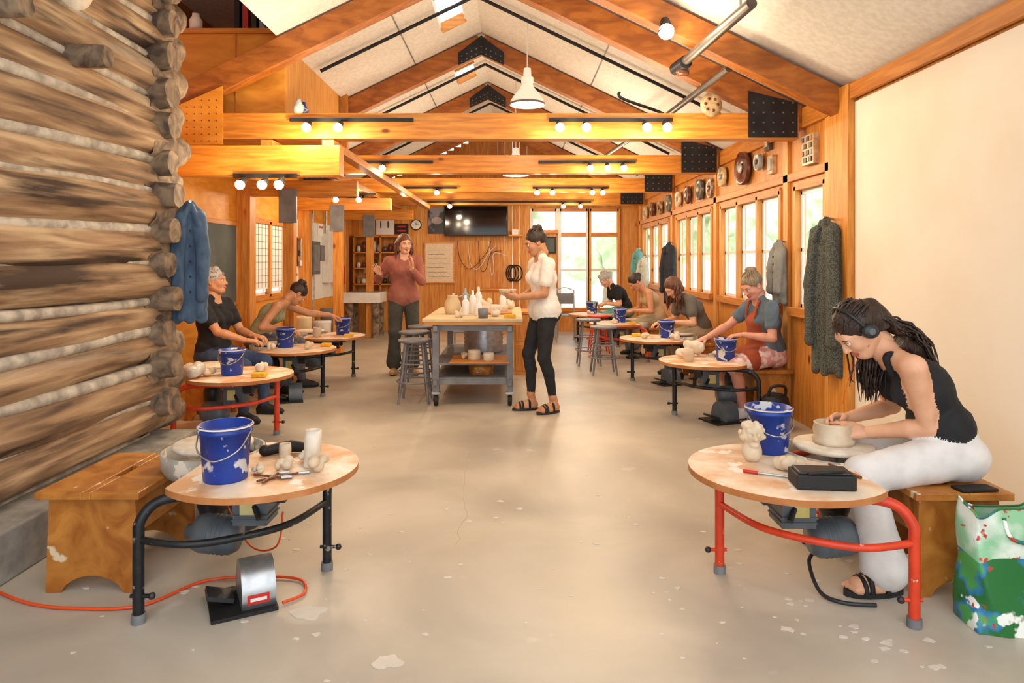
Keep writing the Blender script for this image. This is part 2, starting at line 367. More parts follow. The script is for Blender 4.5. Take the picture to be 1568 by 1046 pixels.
# ---- log wall
b=B(); nl=16; z=.34
for i in range(nl):
    r0=.108+.018*random.random(); z+= r0*.95 if i else 0
    cx=-2.38+.025*random.uniform(-1,1); n=26; m=60; ph=random.random()*50; vs=[];fs=[]
    yend=4.52+random.uniform(-.06,.08)
    ca=random.uniform(-.9,.9)
    for j in range(m):
        y=-.2+(yend+.2)*j/(m-1)
        for k in range(n):
            a=2*math.pi*k/n
            r=r0*(1+.14*mnoise.noise(Vector((math.cos(a)*1.3+ph,y*1.1,math.sin(a)*1.3)))+.09*mnoise.noise(Vector((math.cos(a)*4+ph,y*1.3,math.sin(a)*4))))
            dc=abs(((a-ca-.15*math.sin(y*2+ph)+math.pi)%(2*math.pi))-math.pi)
            if dc<.22: r-=.018*(1-dc/.22)*max(0,.6+mnoise.noise(Vector((ph,y*1.2,3))))
            vs.append((cx+r*math.cos(a),y,z+.022*math.sin(y*1.3+ph)+r*1.02*math.sin(a)))
    for j in range(m-1):
        for k in range(n): fs.append((j*n+k,j*n+(k+1)%n,(j+1)*n+(k+1)%n,(j+1)*n+k))
    b.add(vs,fs,logm,True); b.add(vs[-n:],[tuple(range(n))],logend)
    zz=z+r0*.95; rr=.085+.02*random.random()
    def stub(p0,p1,r):
        d=nrm(A(*p1)-A(*p0)); L=np.linalg.norm(A(*p1)-A(*p0)); x_=nrm(np.cross(d,(0,0,1))); y_=np.cross(x_,d); N_=20; vv=[];ff=[]
        q=random.random()*9
        for jj in range(8):
            t=jj/7
            for k in range(N_):
                a=2*math.pi*k/N_; r_=r*(1+.14*mnoise.noise(Vector((math.cos(a)*2+q,math.sin(a)*2,t*1.5))))*(1-.1*max(0,t-.85)/.15)
                vv.append(A(*p0)+d*L*t+r_*(math.cos(a)*x_+math.sin(a)*y_))
        for jj in range(7):
            for k in range(N_): ff.append((jj*N_+k,jj*N_+(k+1)%N_,(jj+1)*N_+(k+1)%N_,(jj+1)*N_+k))
        b.add(vv,ff,logend,True); b.add(vv[-N_:],[tuple(range(N_))],logend)
    stub((-2.9,4.42,zz),(-2.15-.06*random.random(),4.42+.02*random.uniform(-1,1),zz),rr)
    stub((cx,4.3,z),(cx+.03,4.68+.06*random.random(),z),r0*.95)
    b.tube([(-2.325+.008*math.sin(q_*1.7+i),q_,z+r0*.97+.022*math.sin(q_*1.3+ph)) for q_ in np.linspace(-.2,4.35,12)],.03+.006*(i%3),chink,8)
    z+=r0*.95
b.bx(-2.42,-2.36,-.2,4.45,.2,3.8,chink)
for (y,zz) in ((2.95,2.47),(3.55,2.42)): stub((-2.45,y,zz),(-2.1,y,zz-.01),.06)
b.build('wall_left_logs')
b=B(); b.bx(-2.6,-2.12,-.2,4.6,0,.22,conc); b.build('baseboard_left',.01)
b=B(); b.lathe([(0,.03),(.1,.028),(.15,.01),(.15,0)],(-2.2,3.42,2.76),clayw,24,(1,-.25,0),(1,.8)); b.sph((-2.17,3.42,2.77),(.02,.02,.05),clayw); b.build('clay_mask')
# ---- roof
b=B()
def roof(xa,xb,ya,yb):
    za,zb=zc(xa)+.13,zc(xb)+.13
    vs=[(xa,ya,za),(xb,ya,zb),(xb,yb,zb),(xa,yb,za),(xa,ya,za+.1),(xb,ya,zb+.1),(xb,yb,zb+.1),(xa,yb,za+.1)]
    b.add(vs,[(0,1,2,3),(4,5,6,7),(0,1,5,4),(1,2,6,5),(2,3,7,6),(3,0,4,7)],ceil)
roof(RX,XR+.2,1.2,YB+.2)
sk=[(6.3,7.2),(8.7,9.3)]
roof(-1.93,-.75,1.2,7.7); roof(XL-.2,-.75,7.7,YB+.2); roof(-.5,RX,1.2,YB+.2)
ys=[1.2]+[e for s_ in sk for e in s_]+[YB+.2]
for a,c in zip(ys[0::2],ys[1::2]): roof(-.75,-.5,a,c)
b.bx(-3.4,-1.85,1.2,7.75,3.95,4.03,ceil); b.bx(-1.93,-1.86,1.2,7.75,3.24,3.95,ceil)
b.build('ceiling')
b=B(); b.bx(-3.4,-3.32,4.7,7.75,2.6,3.95,woodZ2); b.bx(-3.4,-1.86,7.68,7.76,2.6,3.95,woodZ2); b.bx(-3.3,-3.1,4.75,7.75,2.56,2.64,woodZ2); b.build('wall_loft')
b=B()
for a,c in sk: 
    for y in (a,c): b.beam((-.75,y,zc(-.75)+.16),(-.5,y,zc(-.5)+.16),.03,.1,woodX)
b.build('trim_skylight')
b=B()
for x in (-1.1,.9): b.bx(x-.005,x+.005,1.3 ,YB,zc(x)+.122,zc(x)+.129,greym)
for y in (6.6,8.9,11.1):
    for sg in (-1,1):
        xe=RX+sg*(2.4 if y>7.7 or sg>0 else 1.5); b.cyl((RX,y,zc(RX)+.08),(xe,y,zc(xe)+.08),.018,gus,n=8)
b.build('trim_ceiling')
def truss(y,first=False):
    b=B(); t=.07
    b.bx(-2.95,XR-.06,y-t,y+t,2.35,2.56,woodX)
    for xe in (2.4,-3.1): b.beam((xe,y,zc(xe)),(RX,y,zc(RX)),.13,.2,woodR,(0,0,1))
    f=y-t-.012
    for sg in (1,-1):
        if first and sg<0:
            b.prism([(-2.86,2.3),(-2.36,2.3),(-2.36,2.78),(-2.86,2.56)],f,y-t,plyw,ax='y')
            for i in range(8):
                for j in range(7):
                    if 2.33+.055*j<2.55+.4*(.06*i): b.cyl((-2.83+.06*i,f-.004,2.33+.055*j),(-2.83+.06*i,f,2.33+.055*j),.006,bolt,n=6)
            continue
        xo=lambda x: x if sg>0 else 2*RX-x
        b.prism([(xo(1.93),2.36),(xo(2.33),2.36),(xo(2.33),2.64),(xo(1.93),2.74)],f,y-t,gus,ax='y')
        for i in range(5):
            for j in range(4):
                px=1.97+.08*i; pz=2.4+.08*j
                b.cyl((xo(px),f-.006,pz),(xo(px),f,pz),.008,bolt,n=8)
    b.prism([(RX-.26,3.58),(RX-.26,3.72),(RX-.1,3.84),(RX,3.92),(RX+.1,3.84),(RX+.26,3.72),(RX+.26,3.58),(RX,3.7)],f,y-t,gus,ax='y')
    for i in range(-4,5):
        for j in range(2): b.cyl((RX+i*.055,f-.006,3.73-.03*abs(i)*.9+.06*j),(RX+i*.055,f,3.73-.03*abs(i)*.9+.06*j),.008,bolt,n=8)
    b.build('roof_truss',.005)
for i,y in enumerate((5.65,7.85,10.0,12.2)): truss(y,i==0)
b=B(); b.beam((2.42,5.0,zc(2.42)),(RX,5.0,zc(RX)),.13,.18,woodR); b.build('rafter',.005)
b=B()
b.bx(-2.95,-1.37,5.42,5.56,2.03,2.27,woodX)
for y in (7.75,9.9,12.1):
    b.bx(-3.1,-1.75,y-.06,y+.06,2.08,2.26,woodX)
    b.bx(-2.62,-2.42,y-.09,y-.06,1.78,2.16,greym)
    b.bx(-2.58,-2.46,y-.06,y+.06,0,2.1,woodZ)
for x in (-2.0,-1.5): b.bx(x-.05,x+.05,5.56,12.1,2.27,2.34,woodY)
b.build('header_beam',.005)
b=B() # loft
b.bx(-3.1,-1.93,5.8,5.84,2.56,3.28,plyw); b.bx(-3.1,-1.9,5.77,5.88,3.28,3.32,woodX)
b.bx(-2.35,-2.34,5.79,5.8,2.56,3.28,woodZ2)
b.bx(-1.97,-1.93,5.84,7.6,2.58,3.28,woodZ3); b.bx(-1.99,-1.9,5.84,7.6,3.28,3.32,woodY); b.bx(-3.1,-1.93,5.84,7.6,2.56,2.6,plyw)
b.build('storage_loft',.003)
b=B()
for i in range(6): b.box((-2.45+i*.075,6.2,3.56),(.05,.25,.5-.03*i),[black,red,darkp,glaze[4],black,brown][i])
b.build('stored_books',.003)
b=B(); b.lathe([(.0,0),(.05,0),(.055,.08),(.03,.12),(.03,.14),(0,.14)],(-2.7,5.83,3.32),whp,16); b.build('ceramic_jar')
for x,m_ in ((-1.95,blue),(-1.95,glaze[1])):
    b=B(); b.lathe([(.0,0),(.035,0),(.045,.05),(.02,.1),(.02,.12),(0,.12)],(-1.75,5.6+.12*(m_ is blue),2.56),m_,16); b.build('ceramic_jar')
b=B()
dst=mat('dark_pipe','5a5450','6e6660',rough=.4,metal=.6)
b.cyl((1.44,4.1,2.9),(1.28,5.25,2.84),.035,dst,n=14); b.cyl((1.30,5.1,2.84),(1.27,5.3,2.84),.05,gus,n=14); b.lathe([(0,0),(.05,0),(.05,.05),(0,.05)],(1.3,5.2,2.77),brown,12)
b.cyl((1.62,5.1,2.79),(1.47,6.4,2.73),.028,dst,n=12)
b.tube([(.92,5.85,2.8),(.95,5.85,2.74),(1.3,5.88,2.62),(1.32,5.9,2.55)],.013,gus,8)
b.cyl((1.47,6.4,2.73),(1.2,9.5,2.75),.025,dst,n=10)
b.cyl((1.44,4.3,2.9),(1.44,4.3,3.08),.008,steel,n=6); b.cyl((1.55,5.6,2.78),(1.55,5.6,3.02),.008,steel,n=6)
b.build('conduit_pipe')
# ---------------------------------------------------------------- lamps
def plight(p,e,r=.04,c=(1,.81,.57)):
    l=bpy.data.lights.new('lamp_light','POINT'); l.energy=e; l.color=c; l.shadow_soft_size=r
    o=bpy.data.objects.new('lamp_light',l); o.location=p; sc.collection.objects.link(o); return o
def track(y,z,xs,r0,r1,e):
    b=B(); b.bx(r0,r1,y+.02,y+.05,z+.02,z+.05,black)
    for x in xs:
        b.cyl((x,y+.03,z+.03),(x,y-.03,z-.01),.008,black,n=8)
        b.lathe([(.0,.09),(.025,.09),(.03,.04),(.04,0),(.036,0),(.028,.03)],(x,y-.09,z-.05),black,14,(0,.85,.5))
        b.sph((x,y-.09,z-.05),(.038,.036,.038),bulb,12)
    o=b.build('track_light')
    for x in xs:
        l=plight((x,y-.17,z-.1),e); l.parent=o; l.name='bulb_light'
track(5.5,2.46,(-1.63,-1.38),-1.8,-.8,15); track(5.5,2.46,(.38,.59,1.07,1.23),.3,1.3,11)
track(7.72,2.44,(-1.45,),-1.8,-.9,15); track(7.72,2.44,(.875,1.07,1.25),.3,1.4,12)
track(9.87,2.38,(-1.55,-1.08),-1.7,-.8,14); track(9.87,2.38,(.36,.58,1.15,1.3),.3,1.4,11)
track(12.05,2.36,(-1.09,.9,1.2),-1.5,1.4,15); track(5.36,1.99,(-2.1,-1.93,-1.8),-2.2,-1.7,10)
track(9.0,2.2,(-2.3,-2.0),-2.5,-1.8,14)
b=B(); b.cyl((1.12,4.95,3.08),(1.1,4.85,3.03),.01,black,n=8); b.lathe([(0,.12),(.03,.12),(.045,.05),(.06,0),(.055,0)],(1.09,4.82,2.96),gus,16,(0,.4,.9)); b.sph((1.09,4.82,2.97),.055,bulb); o=b.build('spot_lamp')
l=plight((1.07,4.72,2.87),15); l.parent=o
def pendant(x,y,z,s=1):
    b=B(); b.cyl((x,y,z+.3*s),(x,y,zc(x)+.1),.006,whp,n=8)
    b.lathe([(.0,.34),(.035,.34),(.04,.26),(.06,.25),(.06,.2),(.05,.19),(.075,.14),(.14,.06),(.165,.015),(.17,-.02),(.165,-.02),(.155,.015),(.13,.055),(.06,.14)],(x,y,z),shade,30)
    b.lathe([(.171,.0),(.174,-.005),(.171,-.02)],(x,y,z),greym,30)
    b.sph((x,y,z+.04),.055,bulb); o=b.build('pendant_lamp')
    l=plight((x,y,z-.1),18,.08,(1,.88,.72)); l.parent=o
pendant(.15,6.7,2.9); pendant(.05,9.0,2.5)

# ---------------------------------------------------------------- furniture
def bench(x0,x1,y0,y1,h,name='wooden_bench'):
    b=B(); t=.03
    cx,cy=(x0+x1)/2,(y0+y1)/2; L=.07;W=.018
    b.bx(x0-.02,cx-W,y0-.02,y1+.02,h-t,h,benchw); b.bx(cx+W,x1+.02,y0-.02,y1+.02,h-t,h,benchw)
    b.bx(cx-W,cx+W,y0-.02,cy-L,h-t,h,benchw); b.bx(cx-W,cx+W,cy+L,y1+.02,h-t,h,benchw)
    for y in (y0+.02,y1-.05):
        n=12;a=x0+.06;c=x1-.06; arc=[(a+(c-a)*i/n,.0+.07*math.sin(math.pi*i/n)**.6) for i in range(n+1)]
        b.prism([(x0,0)]+arc+[(x1,0),(x1-.015,h-t),(x0+.015,h-t)],y,y+.03,benchw,ax='y')
    for x in (x0+.02,x1-.045): b.bx(x,x+.025,y0+.05,y1-.05,h-t-.16,h-t,benchw)
    return b.build(name,.004)
bench(-1.9,-1.52,2.76,3.3,.42)
bench(1.62,1.97,2.72,3.06,.43)
def bucket(x,y,z,r=.1,h=.21,water=True):
    b=B(); b.lathe([(0,0),(r*.82,0),(r*.84,.005),(r*.97,h*.86),(r*1.04,h*.86),(r*1.04,h*.92),(r,h*.93),(r*1.05,h*.99),(r*1.03,h),(r*.96,h),(r*.8,.02),(0,.02)],(x,y,z),blue,32)
    b.lathe([(r*1.0,h),(r*1.065,h*.985),(r*1.065,h*.96)],(x,y,z),clayw,32)
    b.lathe([(0,h*.7),(r*.93,h*.7)],(x,y,z),clay,24)
    b.tube([(x-r*1.04,y,z+h*.9),(x-r*.8,y-r*.75,z+h*.6),(x,y-r*1.12,z+h*.45),(x+r*.8,y-r*.75,z+h*.6),(x+r*1.04,y,z+h*.9)],.003,steel,6)
    return b.build('bucket')
def wheel(Tx,Ty,sx,col,nm='pottery_wheel'):
    b=B(); P=lambda x,y,z:(Tx+sx*x,Ty+y,z)
    W=(.32,.26); cr=.225; n=72; poly=[]
    for i in range(n):
        a=2*math.pi*i/n; x,y=.385*math.cos(a),.385*math.sin(a)
        x=min(x,.27)
        d=math.hypot(x-W[0],y-W[1])
        if d<cr:
            x=W[0]+(x-W[0])/d*cr; y=W[1]+(y-W[1])/d*cr
            if math.hypot(x,y)>.5: continue
        poly.append((Tx+sx*x,Ty+y))
    b.prism(poly,.475,.5,tabt,tabe)
    b.tube([P(-.22,.16,.0),P(-.22,.16,.3),P(-.22,.16,.44),P(-.2,.12,.455),P(-.1,0,.455)],.02,col,12)
    b.tube([P(.365,-.28,0),P(.365,-.28,.3),P(.36,-.275,.38),P(.31,-.25,.44),P(.2,-.22,.455),P(.0,-.2,.455),P(-.15,-.1,.455),P(-.21,.1,.455)],.02,col,12)
    b.tube([P(-.22,.16,.3),P(-.14,-.1,.3),P(.02,-.24,.3),P(.18,-.3,.3),P(.365,-.28,.31)],.014,col,10)
    b.tube([P(.42,.6,0),P(.42,.6,.35),P(.36,.5,.44),P(.1,.3,.45),P(-.2,.14,.455)],.02,col,12)
    for q in ((-.22,.16),(.365,-.28),(.42,.6)):
        b.cyl(P(*q,0),P(*q,.035),.026,greym,n=12); b.cyl(P(q[0]-.05,q[1],.1),P(q[0]+.03,q[1],.1),.008,col,n=8); b.sph(P(q[0]-.05,q[1],.1),.014,darkp,8)
    b.tube([P(-.1,.0,.455),P(.1,.1,.44),P(.32,.26,.44)],.02,col,10)
    b.lathe([(.12,.40),(.2,.41),(.215,.44),(.22,.505),(.21,.505),(.2,.44),(.03,.43)],P(*W,0),pan,32)
    b.lathe([(0,.535),(.165,.535),(.17,.53),(.17,.515),(.02,.51)],P(*W,0),clayw,36)
    b.cyl(P(*W,.2),P(*W,.52),.02,steel); b.lathe([(0,.19),(.05,.19),(.07,.25),(.07,.33),(.045,.4),(0,.4)],P(*W,0),darkp,18)
    b.bx(*sorted((Tx+sx*-.02,Tx+sx*.12)),Ty-.02,Ty+.12,.26,.42,motg); b.bx(*sorted((Tx+sx*.03,Tx+sx*.09)),Ty-.024,Ty-.019,.3,.38,mat_label)
    for zz in (.28,.3,.4): b.bx(*sorted((Tx+sx*-.025,Tx+sx*.125)),Ty-.025,Ty+.125,zz,zz+.006,motg)
    b.lathe([(0,-.1),(.06,-.1),(.078,-.07),(.08,.05),(.07,.08),(.03,.1),(.03,.12),(0,.12)],P(.22,.05,.2),motg,22,(sx,0,.1))
    for k in range(4): b.lathe([(.0795,0),(.082,.004),(.0795,.008)],P(.17+.018*k,.05,.195+.002*k),motg,22,(sx,0,.1))
    b.box(P(.1,.0,.435),(.26,.12,.03),darkp); b.cyl(P(.0,-.05,.3),P(.12,.08,.45),.012,darkp,n=8); b.box(P(-.06,.02,.4),(.06,.05,.1),darkp)
    b.cyl(P(-.1,.1,.4),P(-.02,.05,.4),.03,darkp,n=12)
    return b.build(nm)
wheels=[(-1.03,2.83,-1,blackm),(1.12,2.80,1,redm),(-2.05,5.15,-1,redm),(-2.11,6.66,-1,blackm),(-2.07,7.81,-1,blackm),(1.65,5.85,1,blackm),(1.58,7.55,1,blackm),(1.45,9.4,1,redm),(1.3,11.0,1,blackm)]
for wv in wheels: wheel(*wv)
bucket(-1.12,2.67,.501,.098,.215); bucket(1.15,3.06,.501,.098,.2)
for (x,y) in ((-2.1,5.12),(-2.24,6.75),(-1.97,7.95),(1.83,5.85),(1.72,7.6),(1.5,9.5),(1.3,11.1)): bucket(x,y,.501,.09,.19)
def lump(name,c,s,m,n=7,res=None,zs=1,xy=1):
    p=[]; 
    for i in range(n):
        o=np.random.uniform(-1,1,3)*s*.55; o[2]=abs(o[2])*zs; o[0]*=xy; p.append(El(A(*c)+o+A(0,0,s*.35),A(*np.random.uniform(.3,.55,3))*s,None,'c',s*.1))
    b=B(); addsdf(b,p,res or s/16,{'c':m}); 
    zmin=min(v[2] for v in b.v); b.v=[(v[0],v[1],v[2]-zmin+c[2]) for v in b.v]
    return b.build(name)
# front right clutter
p=[El((1.02,2.9,.545),(.042,.035,.05),None,'c',.01),El((1.02,2.895,.61),(.034,.034,.042),None,'c',.01),El((1.02,2.86,.605),(.01,.014,.012),None,'c',.01),El((1.04,2.9,.645),(.02,.02,.015),None,'c',.01),El((1.0,2.91,.65),(.022,.02,.018),None,'c',.008),El((1.052,2.9,.615),(.015,.02,.03),None,'c',.006),El((.988,2.9,.61),(.015,.02,.03),None,'c',.006),El((1.005,2.865,.62),(.008,.008,.006),None,'c',.004,True),El((1.035,2.865,.62),(.008,.008,.006),None,'c',.004,True),El((1.02,2.875,.575),(.02,.015,.012),None,'c',.006)]
for i in range(12): p.append(El((1.02+.045*math.cos(i*1.9),2.905+.02*math.sin(i),.63+.03*math.sin(i*2.3)),(.013,.013,.012),None,'c',.005))
b=B(); addsdf(b,p,.003,{'c':clay},(['c'],.0015)); b.build('clay_bust')
lump('clay_lump',(1.12,2.77,.5),.06,clay)
b=B(); b.box((1.17,2.58,.529),(.22,.12,.055),black,[[.97,.1,0],[-.1,.97,0],[0,0,1]]); b.box((1.17,2.58,.56),(.2,.1,.012),darkp,[[.97,.1,0],[-.1,.97,0],[0,0,1]]); b.tube([(1.1,2.53,.563),(1.17,2.51,.575),(1.24,2.54,.563)],.006,black,8); b.build('tool_case',.012)
b=B(); b.cyl((.98,2.72,.507),(1.1,2.66,.507),.005,steel,n=8); b.cyl((.98,2.72,.507),(.93,2.745,.508),.007,red,n=8); b.build('trimming_tool')
b=B(); b.cyl((1.36,2.66,.507),(1.32,2.84,.507),.006,brown,n=8);b.build('wooden_knife')
b=B(); prof=[(0,.0),(.085,0),(.09,.02),(.08,.03),(.085,.06),(.08,.085),(.082,.09),(.07,.092),(.066,.05),(0,.045)]
b.lathe(prof,(1.44,3.06,.536),clay,36); b.build('clay_bowl')
# front left clutter
def cylpot(name,x,y,z,r,h,m,lean=0):
    b=B(); b.lathe([(0,0),(r*.95,0),(r,.004),(r*.96,h*.3),(r*1.03,h*.6),(r*.97,h),(r*.75,h),(r*.72,h*.2),(0,h*.15)],(x,y,z),m,24,(lean,0,1)); return b.build(name)
cylpot('clay_cylinder',-.83,2.83,.5,.034,.15,clayw,.05); lump('clay_lump',(-.79,2.76,.5),.05,clay)
cylpot('clay_cup',-.97,2.92,.5,.025,.07,clay); lump('clay_lump',(-.93,2.78,.5),.04,clay); lump('clay_lump',(-1.02,2.74,.5),.028,clay)
lump('clay_lump',(-.86,2.9,.5),.05,clayw)
b=B(); b.tube([(-1.08,2.98,.52),(-.98,3.03,.53),(-.86,3.0,.52)],[.02,.026,.018],black,10); b.sph((-1.08,2.98,.524),.024,black); b.build('rubber_mallet')
for q in ((-.98,2.62,-.85,2.72),(-1.02,2.7,-.9,2.66),(-.95,2.6,-.93,2.72)):
    b=B(); b.cyl((q[0],q[1],.507),(q[2],q[3],.507),.005,brown,n=8); b.cyl((q[2],q[3],.507),(q[2]+.04,q[3]+.01,.507),.007,steel,n=8); b.build('pottery_tool')
wrapm=mat('plastic_wrap','bcb6aa','d2cbc0',rough=.25,scale=12,bump=.8)
b=B(); b.lathe([(0,0),(.13,0),(.15,.36),(.156,.36),(.156,.38),(.14,.38),(.12,.3),(0,.3)],(-1.42,3.5,0),motg,28); b.build('slop_bucket')
lump('wrapped_clay',(-1.68,3.42,.0),.14,wrapm,9,zs=.7); lump('wrapped_clay',(-1.44,3.5,.31),.11,wrapm,14,zs=2.4)
def pedal(x,y,a,cov=steel,s=1,label=True):
    b=B(); ca,sa=math.cos(a),math.sin(a); R=np.array([[ca,-sa,0],[sa,ca,0],[0,0,1]]); O=A(x,y,0)
    b.box(O+A(0,0,.008),(.24*s,.26*s,.014),black,R)
    n=16; arc=[(-.105*s,.015)]+[(-.105*s*math.cos(math.pi*i/n),.05*s+.12*s*math.sin(math.pi*i/n)) for i in range(n+1)]+[(.105*s,.015)]
    vs=[R@A(yy*s,q[0],q[1])+O for yy in (-.01,.115) for q in arc]; k=len(arc)
    b.add(vs,[tuple(range(k)),tuple(range(k,2*k))],cov); b.add(vs,[(i,(i+1)%k,(i+1)%k+k,i+k) for i in range(k)],cov,True)
    b.box(R@A(-.08*s,-.0,.05*s)+O,(.1*s,.1*s,.016),darkp,R@np.array([[.95,0,.3],[0,1,0],[-.3,0,.95]]))
    if label: b.box(R@A(.05*s,-.107*s,.05*s)+O,(.08*s,.003,.035*s),red,R); b.box(R@A(.05*s,-.109*s,.05*s)+O,(.06*s,.003,.012*s),whp,R)
    return b.build('foot_pedal')
pedal(-1.07,2.70,math.radians(28))
b=B(); b.tube([(-2.1,2.78,.008),(-1.9,2.68,.008),(-1.7,2.64,.008),(-1.45,2.66,.008),(-1.3,2.86,.008),(-1.1,2.9,.01),(-.9,2.88,.01),(-.84,2.76,.01),(-.9,2.68,.01)],.006,orange,8)
b.tube([(-1.3,3.1,.25),(-1.15,3.0,.1),(-1.0,2.9,.14),(-.96,2.86,.3)],.004,orange,8); b.build('extension_cord')
b=B(); b.tube([(1.3,2.88,.14),(1.24,2.85,.1),(1.24,2.75,.02),(1.3,2.68,.01),(1.42,2.66,.01)],.008,darkp,8); b.build('power_cable')
# bag
b=B(); bm=mat('printed_bag','1f6d34','46a24c',rough=.35,scale=7,lo=.45,hi=.55,c3='2b7bb8',spl=('eef2ec',9,.6,.02),spl2=('c8322a',13,.66,.02))
bm2=mat('printed_bag_top','dfe9df','8cc49a',rough=.35,scale=6,lo=.45,hi=.6,spl=('c03a30',16,.62,.02))
vs=[];fs=[];n=44;m=14
for j in range(m):
    t=j/(m-1)
    for i in range(n):
        a=2*math.pi*i/n; c,s_=math.cos(a),math.sin(a); sgn=lambda v:(abs(v)**.35)*(1 if v>0 else -1)
        x=.17*sgn(c)*(1-.06*t); y=.1*sgn(s_)*(1-.25*t)+.008*math.sin(5*a+9*t); vs.append((1.86+x+.006*math.sin(11*t+3*a),2.55+y,.001+.43*t+(.02*math.sin(3*a)*t)))
ml=[]
for j in range(m-1):
    for i in range(n): fs.append((j*n+i,j*n+(i+1)%n,(j+1)*n+(i+1)%n,(j+1)*n+i)); ml.append(bm if j<8 else bm2)
b.add(vs,fs,ml,True); b.add(vs[:n],[tuple(range(n))],bm)
b.tube([(1.78,2.47,.42),(1.8,2.455,.35),(1.9,2.45,.34),(1.94,2.47,.42)],.007,bm,8)
b.tube([vs[(m-1)*n+i] for i in list(range(n))+[0]],.004,bm,6)
b.build('grocery_bag')
b=B(); b.box((1.86,2.745,.437),(.16,.07,.012),black,[[.97,-.1,0],[.1,.97,0],[0,0,1]]); b.build('smartphone',.004)
# central table
tx0,tx1,ty0,ty1=-.83,.1,6.3,7.95
b=B(); b.bx(tx0,tx1,ty0,ty1,.79,.815,tan); b.bx(tx0+.01,tx1-.01,ty0+.01,ty1-.01,.76,.79,woodX)
for x in (tx0+.12,tx1-.12):
    for y in (ty0+.08,ty1-.1):
        b.bx(x-.03,x+.03,y-.03,y+.03,.13,.76,greym); b.lathe([(.0,-.02),(.045,-.02),(.05,0),(.045,.02),(0,.02)],(x,y,.05),black,16,(1,0,0)); b.lathe([(.0,-.022),(.02,-.022),(.02,.022),(0,.022)],(x,y,.05),steel,12,(1,0,0)); b.bx(x-.04,x+.04,y-.03,y+.03,.11,.13,steel)
        for s_ in (-.03,.03): b.bx(x+s_-.003,x+s_+.003,y-.02,y+.02,.04,.12,steel)
for y in (ty0+.08,ty1-.1): b.bx(tx0+.1,tx1-.1,y-.02,y+.02,.2,.25,greym); b.bx(tx0+.1,tx1-.1,y-.02,y+.02,.7,.755,greym)
for x in (tx0+.12,tx1-.12): b.bx(x-.02,x+.02,ty0,ty1,.2,.25,greym); b.bx(x-.02,x+.02,ty0,ty1,.7,.75,greym)
b.bx(tx0+.1,tx1-.1,ty0+.06,ty1-.1,.38,.4,greym); b.bx(tx0+.25,tx1-.12,ty0+.02,ty0+.5,.4,.415,woodX); b.bx(tx0+.1,tx1-.1,ty0+.06,ty1-.1,.25,.265,greym)
b.build('worktable',.003)
b=B(); pr=[(0,0)]; 
for i in range(15): pr+= [(.2+(.008 if i%2 else 0),.02*i)]
pr+=[(.21,.3),(.2,.3),(.19,.02),(0,.02)]; b.lathe(pr,(-.3,7.2,.4),steel,36); b.build('galvanised_tub')
cylpot('clay_pot',-.36,6.5,.415,.06,.09,clay); cylpot('clay_pot',-.22,6.45,.415,.05,.07,clayw); cylpot('clay_pot',-.3,6.6,.265,.12,.1,benchw)
lump('clay_block',(-.45,6.55,.415),.05,clay)
TZ=.815
b=B(); b.lathe([(0,0),(.07,0),(.085,.06),(.08,.12),(.05,.17),(.055,.19),(.04,.19),(0,.1)],(-.6,6.9,TZ),tan,24); b.build('stoneware_vase')
for x,y,h,m in ((-.46,6.75,.2,whp),(-.4,6.95,.24,whp),(-.33,6.7,.15,whp),(-.5,7.3,.25,glaze[4]),(-.1,7.4,.22,whp),(-.62,7.2,.2,glaze[1]),(-.35,7.15,.27,whp)):
    b=B(); b.lathe([(0,0),(.035,0),(.037,.01),(.037,h*.65),(.02,h*.78),(.014,h*.8),(.012,h*.98),(0,h)],(x,y,TZ),m,18); b.build('squeeze_bottle')
b=B(); b.lathe([(0,0),(.045,0),(.05,.09),(.045,.09),(.04,.01),(0,.01)],(-.27,6.4,TZ),greym,20); b.build('tool_cup')
b=B(); b.box((-.02,6.42,TZ+.018),(.11,.06,.035),yell); b.build('sponge',.008)
b=B(); b.bx(-.35,0,6.8,7.3,TZ,TZ+.02,woodX); b.build('ware_board')
for x,y in ((-.25,6.95),(-.1,7.0),(-.18,7.15)): cylpot('clay_bowl',x,y,TZ+.02,.06,.06,clayw)
lump('clay_block',(-.15,6.6,TZ),.07,clayw); lump('clay_block',(-.3,7.5,TZ),.1,clay); lump('clay_block',(-.05,7.65,TZ),.09,clayw); lump('clay_block',(-.5,6.45,TZ),.05,clay)
b=B(); b.bx(.02,.22,8.1,8.6,.0,.72,woodZ); b.bx(0,.24,8.08,8.62,.72,.75,woodX); b.bx(.04,.2,8.09,8.1,.4,.68,woodZ2); b.bx(.04,.2,8.09,8.1,.05,.36,woodZ2); b.build('wood_cabinet',.004)
def stool(x,y,h,m=greym):
    b=B(); b.lathe([(0,h-.03),(.15,h-.03),(.165,h-.02),(.165,h-.004),(.155,h),(0,h)],(x,y,0),m,28)
    for i in range(4):
        a=math.pi/4+i*math.pi/2; c,s_=math.cos(a),math.sin(a); b.tube([(x+.11*c,y+.11*s_,h-.03),(x+.2*c,y+.2*s_,0)],.012,m,10)
    for z,r in ((.2,.175),(h*.62,.143)): b.tube([(x+r*math.cos(t*math.pi/8),y+r*math.sin(t*math.pi/8),z) for t in range(17)],.008,m,8)
    return b.build('metal_stool')
stool(-.93,6.58,.6); stool(-1.02,7.15,.62); stool(-1.02,7.75,.62); stool(1.1,8.2,.57); stool(1.28,10.1,.55,redm); stool(1.0,8.9,.6)
